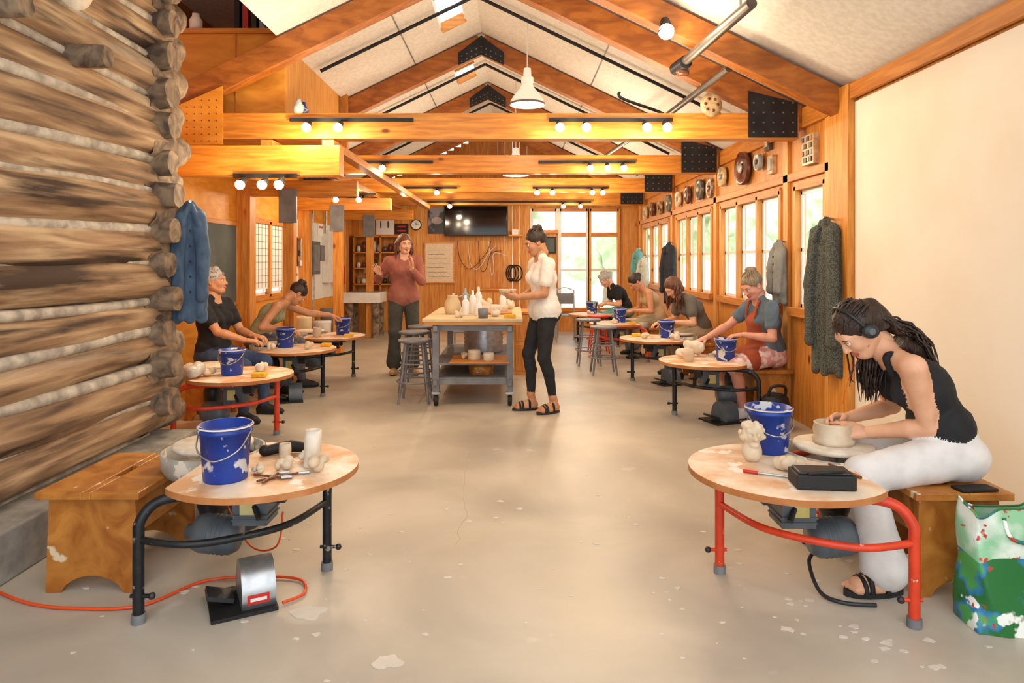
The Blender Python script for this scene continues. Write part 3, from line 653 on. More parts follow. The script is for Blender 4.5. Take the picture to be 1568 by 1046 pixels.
def chair(x,y,sx=1):
    b=B(); b.bx(x-.18,x+.18,y-.18,y+.18,.43,.45,greym)
    for dx in (-.16,.16):
        b.cyl((x+dx,y-.16,0),(x+dx,y-.16,.43),.01,steel,n=8); b.tube([(x+dx,y+.18,0),(x+dx,y+.16,.43),(x+dx,y+.2,.85)],.01,steel,8)
    b.tube([(x-.16,y+.2,.85),(x,y+.22,.9),(x+.16,y+.2,.85)],.01,steel,8); b.bx(x-.16,x+.16,y+.185,y+.2,.62,.8,greym); b.build('metal_chair')
chair(-.6,8.9); chair(.65,12.2); chair(.9,11.5)
# ---------------------------------------------------------------- back wall fittings
b=B(); b.bx(-1.29,-.08,12.98,13.03,1.83,2.4,black); b.bx(-1.27,-.1,12.975,12.98,1.85,2.38,tvm); b.bx(-.8,-.55,13.03,13.2,2.0,2.2,darkp); b.build('television',.006)
b=B(); b.lathe([(0,.03),(.09,.03),(.1,.035),(.105,.02),(.105,0)],(-1.85,13.19,2.05),black,28,(0,-1,0)); b.lathe([(0,.034),(.088,.034)],(-1.85,13.19,2.05),whp,28,(0,-1,0))
b.box((-1.85,13.15,2.075),(.008,.004,.05),black); b.box((-1.825,13.15,2.05),(.05,.004,.008),black); b.build('wall_clock')
b=B(); b.bx(-1.62,-1.31,13.17,13.19,1.88,2.38,mat('poster_print','1a1c22','8a8894',rough=.4,scale=4,lo=.5,hi=.6)); b.lathe([(0,.03),(.08,.03),(.09,.024)],(-1.45,13.19,2.13),mat('poster_face','9c8f90','c9bdb8'),20,(0,-1,0),(.8,1.2)); b.build('portrait_poster')
b=B(); b.bx(-1.7,-1.1,13.15,13.19,.92,1.72,woodX); b.bx(-1.67,-1.13,13.145,13.15,.95,1.69,mat('notice_paper','d8bfa0','e8d8c0',rough=.8,scale=30,stretch=(1,1,4)))
for i in range(7): b.bx(-1.62,-1.2-.05*(i%3),13.142,13.145,1.05+.085*i,1.058+.085*i,greym)
b.build('notice_board',.003)
for i,(x,z,w_,h,m) in enumerate([(-2.45,2.07,.34,.42,paper),(-2.13,1.97,.26,.2,black),(-2.75,2.1,.2,.28,paper)]):
    b=B(); b.bx(x-w_/2,x+w_/2,13.17,13.19,z-h/2,z+h/2,m)
    if m is black:
        for k in (-.05,.03): b.bx(x-.08,x+.08,13.165,13.17,z+k,z+k+.03,red)
    else:
        for k in (-.08,.06): b.bx(x+k-.01,x+k+.01,13.165,13.17,z-.08,z+.05,black)
    b.build('wall_sign')
b=B(); b.bx(.42,.85,13.15,13.19,1.5,1.82,black); b.bx(.45,.82,13.145,13.15,1.53,1.79,slate); b.build('picture_frame')
b=B(); 
for i in range(3): b.tube([(-.02+.05*i+.09*math.cos(t*math.pi/8)*(1+.15*i),13.12-.02*i,1.12+.15*math.sin(t*math.pi/8)) for t in range(17)],.012,black,8)
b.build('coiled_hose')
b=B()
for k in range(4): b.tube([(-1.05+.2*k,13.14,1.75),(-1.0+.2*k,13.13,1.4-.1*k),(-.8+.15*k,13.1,1.2),(-.5+.05*k,13.13,1.5),(-.4+.1*k,13.14,1.75-.1*k)],.006,whp if k%2 else darkp,6)
b.build('hanging_cables')
b=B(); b.bx(-.06,.2,12.9,13.19,1.82,1.85,woodX); b.bx(0,.12,12.95,13.1,1.85,1.95,whp); b.build('wall_bracket_shelf',.003)
b=B(); b.bx(-.6,-.1,12.7,13.19,.0,.8,woodZ2); b.bx(-.62,-.08,12.68,13.19,.8,.84,woodX); b.bx(-.58,-.36,12.69,12.7,.06,.76,woodZ3); b.bx(-.34,-.12,12.69,12.7,.06,.76,woodZ3); b.build('base_cupboard',.004)
# sink counter & shelves
b=B(); b.bx(-2.95,-2.3,11.9,12.5,.62,.8,whp); b.bx(-2.9,-2.35,11.95,12.45,.801,.81,greym)
for x in (-2.86,-2.4): b.cyl((x,12.0,0),(x,12.0,.62),.07,logend,n=14); b.cyl((x,12.4,0),(x,12.4,.62),.07,logend,n=14)
b.tube([(-2.65,12.48,.8),(-2.65,12.48,1.15),(-2.65,12.35,1.2),(-2.65,12.25,1.12)],.015,steel,10); b.build('utility_sink',.01)
b=B()
for z in (.9,1.2,1.5,1.8): b.bx(-3.0,-2.05,12.88,13.18,z,z+.025,woodX)
for x in (-3.0,-2.5,-2.07): b.bx(x,x+.02,12.88,13.18,.3,1.85,woodZ2)
b.build('wall_shelf')
b=B()
for z in (.926,1.226,1.526):
    for k in range(9):
        h=random.uniform(.08,.22); b.lathe([(0,0),(.035,0),(.042,h*.5),(.03,h),(0,h)],(-2.92+.1*k,13.0,z),random.choice(glaze+[whp,darkp,whp]),14)
b.build('glaze_jars')
b=B(); b.bx(XL+.013,XL+.11,10.3,10.65,1.15,1.65,motg); b.bx(XL+.11,XL+.115,10.33,10.62,1.2,1.6,greym); b.bx(XL+.013,XL+.1,10.75,10.95,1.35,1.6,greym); b.bx(XL+.013,XL+.11,11.1,11.5,1.0,1.8,whp); b.tube([(XL+.05,10.45,1.65),(XL+.05,10.45,2.5)],.015,steel); b.tube([(XL+.05,11.2,1.8),(XL+.05,11.2,2.5)],.02,steel)
b.tube([(XL+.05,10.5,1.2),(XL+.05,10.5,.3)],.015,steel); b.build('electrical_panel',.004)
b=B(); b.bx(XL+.013,XL+.04,9.45,10.2,1.66,1.7,woodY)
for k in range(9):
    y=9.5+.085*k; L=random.uniform(.15,.42); b.cyl((XL+.06,y,1.68),(XL+.06,y,1.68-L),.008,random.choice([darkp,brown,steel]),n=8); b.box((XL+.06,y,1.68-L),(.02,.05,.08),random.choice([darkp,steel,blue,whp]))
b.build('tool_rack')
b=B(); b.lathe([(0,0),(.06,0),(.065,.03),(.065,.3),(.03,.37),(.02,.4),(0,.4)],(-2.93,11.7,.95),red,20); b.box((-2.93,11.66,1.37),(.03,.1,.03),black); b.build('fire_extinguisher')
for (y,z,w_,h) in ((9.7,1.1,.3,.25),(9.55,1.8,.3,.25),(7.9,1.5,.12,.3),(11.0,1.85,.3,.2),(12.4,1.5,.4,.5)):
    b=B(); b.bx(XL+.014,XL+.02,y-w_/2,y+w_/2,z-h/2,z+h/2,paper); b.bx(XL+.02,XL+.022,y-w_/3,y+w_/3,z+h*.15,z+h*.3,red); b.build('pinned_notice')
b=B(); b.bx(XL-.02,XL-.012,8.2,9.25,1.0,1.84,paper); 
for k in range(9): b.bx(XL-.012,XL-.009,8.22,9.23,1.08+.085*k,1.085+.085*k,greym); b.bx(XL-.012,XL-.009,8.25+.12*k,8.256+.12*k,1.02,1.82,greym)
b.build('wall_chart')
b=B()
for (y,h,m_) in ((8.6,.5,whp),(8.9,.35,motg),(9.3,.6,tan),(10.3,.45,whp),(10.8,.6,greym)): b.lathe([(0,0),(.13,0),(.15,h*.95),(.155,h),(0,h)],(-2.88,y,0),m_,20)
b.build('storage_bins')
# plaques on the right wall
PL=[(7.0,2.3,.17,0),(7.68,2.3,.11,3),(8.13,2.22,.12,5),(8.6,2.25,.13,2),(9.2,2.24,.12,0),(9.7,2.23,.11,3),(10.3,2.22,.13,2),(10.9,2.2,.11,5),(11.5,2.22,.12,0),(12.1,2.2,.12,3),(6.55,2.3,.08,1)]
for y,z,r,g in PL:
    b=B(); b.lathe([(0,.035),(r*.5,.03),(r*.55,.04),(r*.85,.03),(r,.04),(r,.0)],(XR-.03,y,z),glaze[g],30,(-1,0,0),(1,1.15 if r>.12 else 1)); b.sph((XR-.07,y,z),(.015,r*.35,r*.3),glaze[(g+1)%6],14); b.build('ceramic_plaque')
b=B(); b.bx(XR-.05,XR,5.35,5.56,2.12,2.36,glaze[3]); 
for i in range(4):
    for j in range(4): b.bx(XR-.06,XR-.05,5.37+.047*i,5.4+.047*i,2.14+.055*j,2.18+.055*j,glaze[(i+j)%4])
b.build('relief_tile',.003)
b=B(); b.bx(XR-.04,XR,6.3,6.42,2.38,2.52,glaze[2]); b.bx(XR-.05,XR-.04,6.32,6.4,2.41,2.5,glaze[3]); b.build('relief_tile',.003)
b=B(); b.bx(XR-.04,XR,6.22,6.34,2.15,2.32,glaze[3]); b.bx(XR-.05,XR-.04,6.24,6.32,2.18,2.29,glaze[1]); b.build('relief_tile',.003)
b=B(); b.lathe([(0,0),(.08,0),(.09,.02),(.05,.03),(0,.03)],(1.62,5.57,2.62),glaze[3],24,(0,-1,0),(1.1,1.0)); 
for k in range(6): b.lathe([(.012,.0),(.012,.036),(0,.036)],(1.62+.05*math.cos(k),5.57,2.62+.05*math.sin(k)),glaze[0],8,(0,-1,0))
b.build('pierced_plaque')
# ---------------------------------------------------------------- garments
def coat(name,x,y,z,nx,ny,wd,ln,m,res=.009,fold=.012):
    n=nrm(A(nx,ny,0)); s=A(-n[1],n[0],0); T=A(x,y,z); U=A(0,0,1); p=[]; f=(n,1.8)
    p.append(Cp(T-s*wd*.28-U*.07,T+s*wd*.28-U*.07,.055,.055,'c',.03,f)); p.append(Cp(T,T-U*.1,.04,.07,'c',.03,f))
    K=7
    for i in range(K):
        k=(i/(K-1)-.5); p.append(Cp(T+s*wd*k*.62-U*.09,T+s*wd*k*.9-U*(ln-.02*(i%3))+n*fold*(1 if i%2 else -1),.05,.034,'c',.008,(n,1.3)))
    for k in (-1,1):
        e=T+s*wd*k*.46-U*ln*.42+n*.045
        p.append(Cp(T+s*wd*k*.3-U*.08+n*.02,e,.05,.046,'c',.006,(n,1.2))); p.append(Cp(e,T+s*wd*k*.42-U*ln*.78+n*.055,.046,.036,'c',.008,(n,1.2)))
        p.append(Cp(T+s*wd*k*.42-U*ln*.765+n*.055,T+s*wd*k*.42-U*ln*.8+n*.055,.041,.041,'c',.002,(n,1.2)))
        p.append(Cp(T+s*.01*k+n*.03,T+s*.05*k-U*.13+n*.055,.018,.022,'c',.004)) # lapels
    b=B(); addsdf(b,p,res,{'c':m},(['c'],.0016))
    for i in range(5): b.sph(T+n*.062-U*(.2+.12*i)*ln/.9,.007,darkp,8)
    b.cyl(T-n*.06+U*.02,T+n*.03+U*.03,.01,steel,n=8); return b.build(name)
denim=mat('denim','364a63','566d87',rough=.9,scale=18,bump=.2,lo=.3,hi=.75,stretch=(1,1,.4))
coat('denim_jacket',-2.17,4.60,1.72,.45,-.9,.17,.76,denim,.007)
plaid=mat('grey_check','3c3f3a','5d5f56',rough=.95,scale=110,lo=.48,hi=.52)
coat('checked_coat',2.30,5.0,1.64,-1,-.35,.25,1.1,plaid,.008)
coat('dark_coat',2.33,5.14,1.2,-1,-.2,.14,.55,mat('dark_cloth','17181c','24262c',rough=.9),.012)
coat('grey_jacket',2.33,5.95,1.5,-1,-.2,.12,.5,mat('grey_cloth','7c7c76','93938b',rough=.95),.012)
coat('dark_jacket',2.3,9.98,1.6,-1,-.3,.3,.85,mat('navy_cloth','20242c','2c313a',rough=.9),.014)
coat('teal_apron',2.3,12.45,1.55,-1,-.4,.25,.7,teal,.014)
coat('striped_apron',2.3,11.9,1.4,-1,-.4,.25,.6,mat('pale_cloth','b9bcae','d8d6c8',rough=.9),.014)

# ---------------------------------------------------------------- people
SK={'light':mat('skin_light','d49d7b','e0ac8a',rough=.5,scale=12),'warm':mat('skin_warm','bc825c','c9916a',rough=.5,scale=12),'pink':mat('skin_pink','d29078','dc9f88',rough=.5,scale=12)}
lipm=mat('lips','b4564c','c0645a',rough=.4); eyew=mat('eye_white','efe9e2',rough=.2); irism=mat('iris','2c1a12',rough=.1)
def hairm(n,a,b_): return mat(n,a,b_,rough=.42,scale=40,stretch=(3,3,.8),bump=.6,detail=6,lo=.3,hi=.7)
H_dark=hairm('hair_dark','1d120d','3a241a'); H_brown=hairm('hair_brown','4a2a18','7a4a2c'); H_grey=hairm('hair_grey','8d8a86','bdb9b3'); H_gingery=hairm('hair_auburn','4c2817','7a4628'); H_blond=hairm('hair_ash','6e5c48','a08c70')
def ik(a,t,l1,l2,pole):
    a=np.array(a);t=np.array(t,float);d=t-a;L=np.linalg.norm(d);mx=(l1+l2)*.985
    if L>mx: t=a+d/L*mx; d=t-a; L=mx
    u=d/L; x=(l1*l1-l2*l2+L*L)/(2*L); h=math.sqrt(max(l1*l1-x*x,0)); p=np.array(pole,float); p=nrm(p-(p@u)*u); return a+u*x+p*h,t
def hand(b,W,dr,bn,side,s,skin,curl,res,thumb=.5):
    Y=nrm(dr); Z=np.array(bn,float); Z=nrm(Z-(Z@Y)*Y); X=np.cross(Y,Z)*(1 if side=='L' else -1)
    T=lambda x,y,z: W+s*(x*X+y*Y+z*Z)
    p=[Cp(T(0,-.04,0),T(0,.012,0),.025*s,.026*s,'s',.01,(Z,1.3))]
    bs=[(.031,.083,.0),(.011,.088,.003),(-.011,.085,.001),(-.031,.076,-.003)]
    for q in bs: p.append(Cp(T(q[0]*.5,.015,0),T(*q),.0165*s,.0125*s,'s',.012))
    for i,(q,L) in enumerate(zip(bs,(.070,.078,.072,.056))):
        a=np.array(q); th=curl*.55+.05*i*curl; spread=(.07,.02,-.03,-.1)[i]; r=.0095 if i<3 else .008
        for sg,(f,r0,r1) in enumerate(((.45,1,.93),(.31,.93,.86),(.24,.86,.72))):
            dv=A(math.sin(spread),math.cos(th),-math.sin(th)); n_=a+dv*L*f
            p.append(Cp(T(*a),T(*n_),r*r0*s,r*r1*s,'s',.003)); a=n_; th+=curl*(.75 if sg==0 else .5)
    t0=A(.018,.02,-.006);t1=A(.042,.045,-.014-.01*thumb);t2=A(.05,.075,-.018-.03*thumb);t3=A(.046,.098,-.02-.045*thumb)
    p+=[Cp(T(*t0),T(*t1),.016*s,.0125*s,'s',.008),Cp(T(*t1),T(*t2),.0118*s,.0105*s,'s',.003),Cp(T(*t2),T(*t3),.0105*s,.008*s,'s',.003)]
    addsdf(b,p,res,{'s':skin})
def person(name,P,yaw,lean=0,side=0,look=(0,0),hl=None,hr=None,dl=None,dr=None,nl=(0,0,1),nr=(0,0,1),al=None,ar=None,footyaw=None,s=1,
           top=None,sleeve='short',pants=None,leg='long',skin=None,shoe=None,hair=None,style='bun',apron=None,q=0,curl=.5,toplen=.0,sandal=False,extra=None,smile=False,elp=None,erp=None):
    res=[.0055,.0075,.0095][q]; hres=[.0024,.0036,.005][q]; hares=[.0024,.0034,.005][q]
    y=math.radians(yaw); F=A(math.cos(y),math.sin(y),0); Lf=A(-math.sin(y),math.cos(y),0); U=A(0,0,1); P=A(*P)
    def dirv(l,sd=side): l=math.radians(l); return nrm(U*math.cos(l)+F*math.sin(l)+Lf*math.tan(math.radians(sd)))
    S0,S1,S2=dirv(lean*.5),dirv(lean*.9),dirv(lean*1.35)
    Wa=P+S0*.15*s; Ch=Wa+S1*.15*s; N=Ch+S2*.18*s
    F1=nrm(F-(F@S1)*S1)
    sh={'L':N-S2*.045*s+Lf*.168*s,'R':N-S2*.045*s-Lf*.168*s}; hp={'L':P+Lf*.088*s,'R':P-Lf*.088*s}
    pit,yw=math.radians(look[1]),math.radians(look[0]); hf0=A(math.cos(y+yw),math.sin(y+yw),0)
    HF=nrm(hf0*math.cos(pit)-U*math.sin(pit)); HU=nrm(hf0*math.sin(pit)+U*math.cos(pit)); HX=np.cross(HF,HU) 
    Hc=N+nrm(HU*.55+S2*.45)*.165*s+HF*.018*s
    TW={'L':hl,'R':hr}; an={'L':al,'R':ar}; W={};E={};K={};An={}
    for k,sg in (('L',1),('R',-1)):
        pole=(-U*.8-F*.35+Lf*sg*.5); 
        if k=='L' and elp is not None: pole=A(*elp)
        if k=='R' and erp is not None: pole=A(*erp)
        E[k],W[k]=ik(sh[k],TW[k],.275*s,.24*s,pole)
        K[k],An[k]=ik(hp[k],an[k],.42*s,.405*s,F+U*.5+Lf*sg*.12)
    sm=skin; t='top'
    p=[Cp(N-S2*.02*s,Hc-HU*.03*s-HF*.02*s,.056*s,.05*s,'skin',.03)]
    for k,sg in (('L',1),('R',-1)):
        p.append(Cp(N+S2*.02*s+Lf*sg*.03*s,sh[k],.034*s,.046*s,'skin' if sleeve=='none' else t,.04))
        p.append(Cp(sh[k],E[k],.050*s,.036*s,'skin',.02)); p.append(Cp(E[k],E[k]*.7+W[k]*.3,.036*s,.038*s,'skin',.01)); p.append(Cp(E[k]*.7+W[k]*.3,W[k],.038*s,.0245*s,'skin',.01))
        if sleeve=='short': p.append(Cp(sh[k],sh[k]*.42+E[k]*.58,.064*s,.060*s,t,.012))
        if sleeve=='long': p+= [Cp(sh[k],E[k],.066*s,.055*s,t,.015),Cp(E[k],E[k]*.1+W[k]*.9,.055*s,.043*s,t,.012),Cp(E[k]*.12+W[k]*.88,E[k]*.06+W[k]*.94,.04*s,.036*s,t,.004)]
    e=.006 if sleeve!='none' else 0
    p.append(Cp(Ch-Lf*.055*s,Ch+Lf*.055*s,(.115+e)*s,(.115+e)*s,t,.03,(F1,1.12)))
    p.append(Cp(Ch+S2*.09*s-Lf*.075*s,Ch+S2*.09*s+Lf*.075*s,(.07+e)*s,(.07+e)*s,t,.04))
    for sg in (1,-1): p.append(El(Ch+F1*.085*s+Lf*sg*.065*s+S1*.015*s,A(.058,.05,.058)*s,None,t,.035))
    p.append(Cp(Ch-Lf*.04*s,Wa-Lf*.035*s,(.108+e)*s,(.1+e)*s,t,.03,(F1,1.15))); p.append(Cp(Ch+Lf*.04*s,Wa+Lf*.035*s,(.108+e)*s,(.1+e)*s,t,.03,(F1,1.15)))
    tb=P+S0*(.07-toplen)*s
    ex=.014 if toplen>.03 else 0
    for sg in(1,-1): p.append(Cp(Wa+Lf*sg*.035*s,tb+Lf*sg*.055*s,(.1+e)*s,(.116+e*1.5+ex)*s,t,.02,(F,1.15 if ex==0 else 1.05)))
    for k,sg in (('L',1),('R',-1)):
        pf={'long':(.095,.062,.058,.046),'tight':(.090,.058,.054,.036),'wide':(.098,.076,.070,.092),'skirt':(.11,.11,.11,.12),'shorts':(.095,.075,0,0)}[leg]
        p.append(Cp(P+Lf*sg*.05*s-U*.0,P+Lf*sg*.055*s+S0*.08*s,.12*s,.105*s,'pants',.03,(F,1.1)))
        p.append(El(P+Lf*sg*.06*s-F*.035*s-U*.02,A(.098,.098,.09)*s,None,'pants',.03))
        p.append(Cp(hp[k],K[k],pf[0]*s,pf[1]*s,'pants',.02))
        if leg in('long','tight'):
            mid=K[k]*.65+An[k]*.35-F*.015*s
            p+=[Cp(K[k],mid,pf[1]*s,pf[2]*s,'pants',.015),Cp(mid,K[k]*.06+An[k]*.94,pf[2]*s,pf[3]*s,'pants',.01)]
            p.append(Cp(K[k]*.1+An[k]*.9,An[k],.04*s,.034*s,'skin',.005))
        elif leg=='wide':
            mid=K[k]*.6+An[k]*.4; p+=[Cp(K[k],mid,pf[1]*s,pf[2]*s,'pants',.015),Cp(mid,K[k]*.08+An[k]*.92,pf[2]*s,pf[3]*s,'pants',.01),Cp(K[k]*.1+An[k]*.9,An[k],.04*s,.034*s,'skin',.005)]
        else:
            mid=K[k]*.65+An[k]*.35-F*.015*s
            p+=[Cp(K[k],mid,.05*s,.052*s,'skin',.015),Cp(mid,An[k],.052*s,.034*s,'skin',.01)]
    wr=(['top','pants'],.0013 if q==0 else .002)
    b=B(); md={'skin':sm,'top':top,'pants':pants,'shoe':shoe or sm,'sole':darkp,'apron':apron or top,'strap':black}
    if apron is not None:
        p.append(Cp(Ch+F1*.075*s-Lf*.04*s,Ch+F1*.075*s+Lf*.04*s,.075*s,.075*s,'apron',.01)); p.append(Cp(Ch+F1*.07*s,P+F*.1*s,.09*s,.11*s,'apron',.02,(F1,1.05)))
        for k in 'LR': p.append(Cp(P+F*.1*s,hp[k]*.4+K[k]*.6+U*.01,.1*s,.095*s,'apron',.03))
    addsdf(b,p,res,md,wr)
    if apron is not None:
        for sg in(1,-1): b.tube([Ch+F1*.13*s+Lf*sg*.07*s+S2*.05,N+Lf*sg*.08*s+F*.05*s,N+Lf*sg*.05*s-F*.05*s],.012*s,apron,6)
    for k,sg in (('L',1),('R',-1)):
        fy=y+math.radians(footyaw if footyaw is not None else 0)+sg*.18; f=A(math.cos(fy),math.sin(fy),0); a=An[k].copy(); g=A(a[0],a[1],0); lab='shoe' if not sandal else 'skin'; o=.006 if not sandal else 0
        z0=.045*s if sandal else .035*s
        fp=[Cp(a+U*.02,g-f*.02+U*(z0+.01),.036*s,.036*s,lab,.02),Cp(g-f*.035*s+U*z0,g+f*.12*s+U*(z0-.008),(.03+o)*s,(.03+o)*s,lab,.02),Cp(g+f*.0*s+U*(z0+.03),g+f*.12*s+U*z0,(.034+o)*s,(.024+o)*s,lab,.02)]
        lt=np.cross(U,f)
        if sandal:
            for j,o2 in enumerate((-.028,-.012,.003,.017,.029)):
                fp.append(Cp(g+f*.12*s+lt*o2+U*(z0-.01),g+f*(.165-.006*j)*s+lt*o2*1.05+U*(z0-.014),.012*s,.0095*s,lab,.004))
        for o2 in (-.02,.02): fp.append(Cp(g+f*.02+lt*o2+U*(z0-.008),g+f*.12*s+lt*o2+U*(z0-.01),.024*s,.024*s,lab,.02))
        if not sandal: fp.append(Cp(g+f*.12*s+U*(z0-.006),g+f*.165*s+U*(z0-.008),.036*s,.026*s,lab,.02,(U,1.3)))
        addsdf(b,fp,min(res,.006) if sandal else res,md)
        n=20; out=[]
        for i in range(n):
            t_=2*math.pi*i/n; out.append(g+f*(.055+.125*math.cos(t_))*s+lt*(.043+.006*math.cos(t_))*math.sin(t_)*s)
        hh=.022*s if sandal else .012
        vs=[(v[0],v[1],.001) for v in out]+[(v[0],v[1],hh) for v in out]
        b.add(vs,[tuple(range(n)),tuple(range(n,2*n))],darkp); b.add(vs,[(i,(i+1)%n,(i+1)%n+n,i+n) for i in range(n)],darkp)
        if sandal:
            for c0,hh2 in ((.02,.1),(.085,.08),(.11,.07)):
                b.tube([g+f*c0*s+lt*.045*s+U*.02,g+f*c0*s+lt*.038*s+U*(hh2*.75*s),g+f*c0*s+U*hh2*s,g+f*c0*s-lt*.038*s+U*(hh2*.75*s),g+f*c0*s-lt*.045*s+U*.02],.011*s,black,8)
    for k,dv,nn in (('L',dl,nl),('R',dr,nr)):
        if dv is None: dv=nrm(W[k]-E[k])
        hand(b,W[k]+nrm(A(*dv))*.012*s,A(*dv),nn,k,.95*s,sm,curl,hares)
    Rm=np.stack([HX,HF,HU],1); T=lambda x,yy,z: Hc+s*(x*HX+yy*HF+z*HU)
    hpz=[El(T(0,-.014,.028),A(.074,.092,.086)*s,Rm,'skin',.02),El(T(0,.022,-.03),A(.057,.064,.082)*s,Rm,'skin',.03),El(T(0,.052,-.09),A(.026,.027,.022)*s,Rm,'skin',.03),
      Cp(T(.05,-.005,-.05),T(.022,.045,-.088),.022*s,.018*s,'skin',.03),Cp(T(-.05,-.005,-.05),T(-.022,.045,-.088),.022*s,.018*s,'skin',.03),
      El(T(.034,.052,-.028),A(.025,.025,.024)*s,Rm,'skin',.02),El(T(-.034,.052,-.028),A(.025,.025,.024)*s,Rm,'skin',.02),
      Cp(T(-.03,.07,.02),T(.03,.07,.02),.015*s,.015*s,'skin',.02),Cp(T(0,.081,.006),T(0,.1,-.03),.008*s,.0115*s,'skin',.01),
      El(T(.011,.09,-.034),A(.008,.009,.007)*s,Rm,'skin',.006),El(T(-.011,.09,-.034),A(.008,.009,.007)*s,Rm,'skin',.006),
      El(T(.031,.09,.002),A(.016,.012,.011)*s,Rm,'skin',.01,True),El(T(-.031,.09,.002),A(.016,.012,.011)*s,Rm,'skin',.01,True),
      Cp(T(0,-.03,-.05),T(0,-.04,-.11),.05*s,.048*s,'skin',.03)]
    up=.006 if smile else 0
    for sg in(1,-1):
        hpz+=[Cp(T(0,.0865,-.058),T(sg*.023,.075,-.061+up),.0062*s,.0035*s,'lip',.003),Cp(T(0,.0855,-.067),T(sg*.02,.075,-.063+up),.0068*s,.0035*s,'lip',.003)]
        hpz+=[El(T(sg*.075,-.01,-.005),A(.01,.019,.03)*s,Rm,'skin',.006),El(T(sg*.083,-.006,-.002),A(.005,.01,.018)*s,Rm,'skin',.004,True)]
    addsdf(b,hpz,hres,{'skin':sm,'lip':lipm})
    for sg in(1,-1):
        b.sph(T(sg*.031,.0745,.002),.0118*s,eyew,14); b.sph(T(sg*.031,.0815,.001),.0058*s,irism,10)
        b.tube([T(sg*.016,.087,.019),T(sg*.031,.087,.0235),T(sg*.046,.077,.018)],[.0028*s,.003*s,.0016*s],hair,6)
        b.tube([T(sg*.018,.084,.006),T(sg*.031,.0885,.0105),T(sg*.044,.08,.006)],.0016*s,hair,6)
    hh=[El(T(0,-.022,.036),A(.084,.1,.09)*s,Rm,'h',.01)]
    subs=[El(T(0,.098,-.03),A(.068,.062,.088)*s,Rm,'h',.012,True)]
    if style in('bun','short','back'): subs+=[El(T(sg*.09,.03,-.045),A(.04,.05,.05)*s,Rm,'h',.01,True) for sg in(1,-1)]+[El(T(0,-.06,-.11),A(.09,.08,.06)*s,Rm,'h',.01,True)]
    if style=='bun': hh+=[El(T(0,-.07,.115),A(.042,.04,.036)*s,Rm,'h',.012),El(T(.02,-.05,.135),A(.022,.024,.02)*s,Rm,'h',.01),El(T(-.025,-.08,.12),A(.02,.024,.02)*s,Rm,'h',.01)]
    if style=='short': hh+=[El(T(random.uniform(-.06,.06),random.uniform(-.09,.04),.1+random.uniform(-.03,.02)),A(.03,.03,.025)*s,Rm,'h',.02) for _ in range(9)]
    if style=='back': hh+=[El(T(0,-.115,.03),A(.035,.035,.04)*s,Rm,'h',.015)]
    if style=='long':
        for sg in (1,-1):
            hh.append(Cp(T(sg*.07,-.015,.02),T(sg*.075,-.02,-.03)-U*.05*s,.03*s,.028*s,'h',.02)); 
        hh.append(Cp(T(0,-.07,.02),T(0,-.07,-.03)-U*.12*s,.06*s,.05*s,'h',.03)); hh.append(El(T(0,-.06,-.05),A(.075,.05,.08)*s,Rm,'h',.03))
    if extra: hh+=extra('mass',locals())
    addsdf(b,hh+subs,hres*1.1,{'h':hair},(['h'],.0015))
    nS={'long':110,'bun':26,'short':26,'back':60}[style] if q<2 else {'long':50}.get(style,8)
    for i in range(nS):
        if style=='long':
            a=random.uniform(math.pi*.97,math.pi*2.03) ; st=T(.08*math.cos(a),-.02+.09*math.sin(a),random.uniform(0,.06))
            L=random.uniform(.2,.32)*s; o=nrm(st-Hc); o[2]=0
            pts=[st-o*.0]
            for j in range(1,6): pts.append(st+o*(.022+.01*math.sin(j*1.9+i))-U*L*j/5+F*.01*math.sin(j*1.3+i)+Lf*.01*math.cos(j*1.6+i))
            b.tube(pts,[.005,.009,.009,.008,.006,.002],hair,5)
        else:
            a=random.uniform(0,math.pi*2); z=random.uniform(.04,.118); r=.085*math.sqrt(max(0,1-((z-.036)/.095)**2))
            st=T(r*math.cos(a),-.02+1.15*r*math.sin(a),z); en=T(0,-.07,.125) if style=='bun' else (T(0,-.12,.04) if style=='back' else st+np.random.uniform(-.02,.02,3))
            if style=='back' and a>math.pi: continue
            mid=(st+en)/2; c0=T(0,-.022,.036); mid=c0+nrm(mid-c0)*.097*s
            b.tube([st,mid,en],[.003,.0045,.003],hair,5)
    if extra: extra(b,locals())
    return b.build(name)

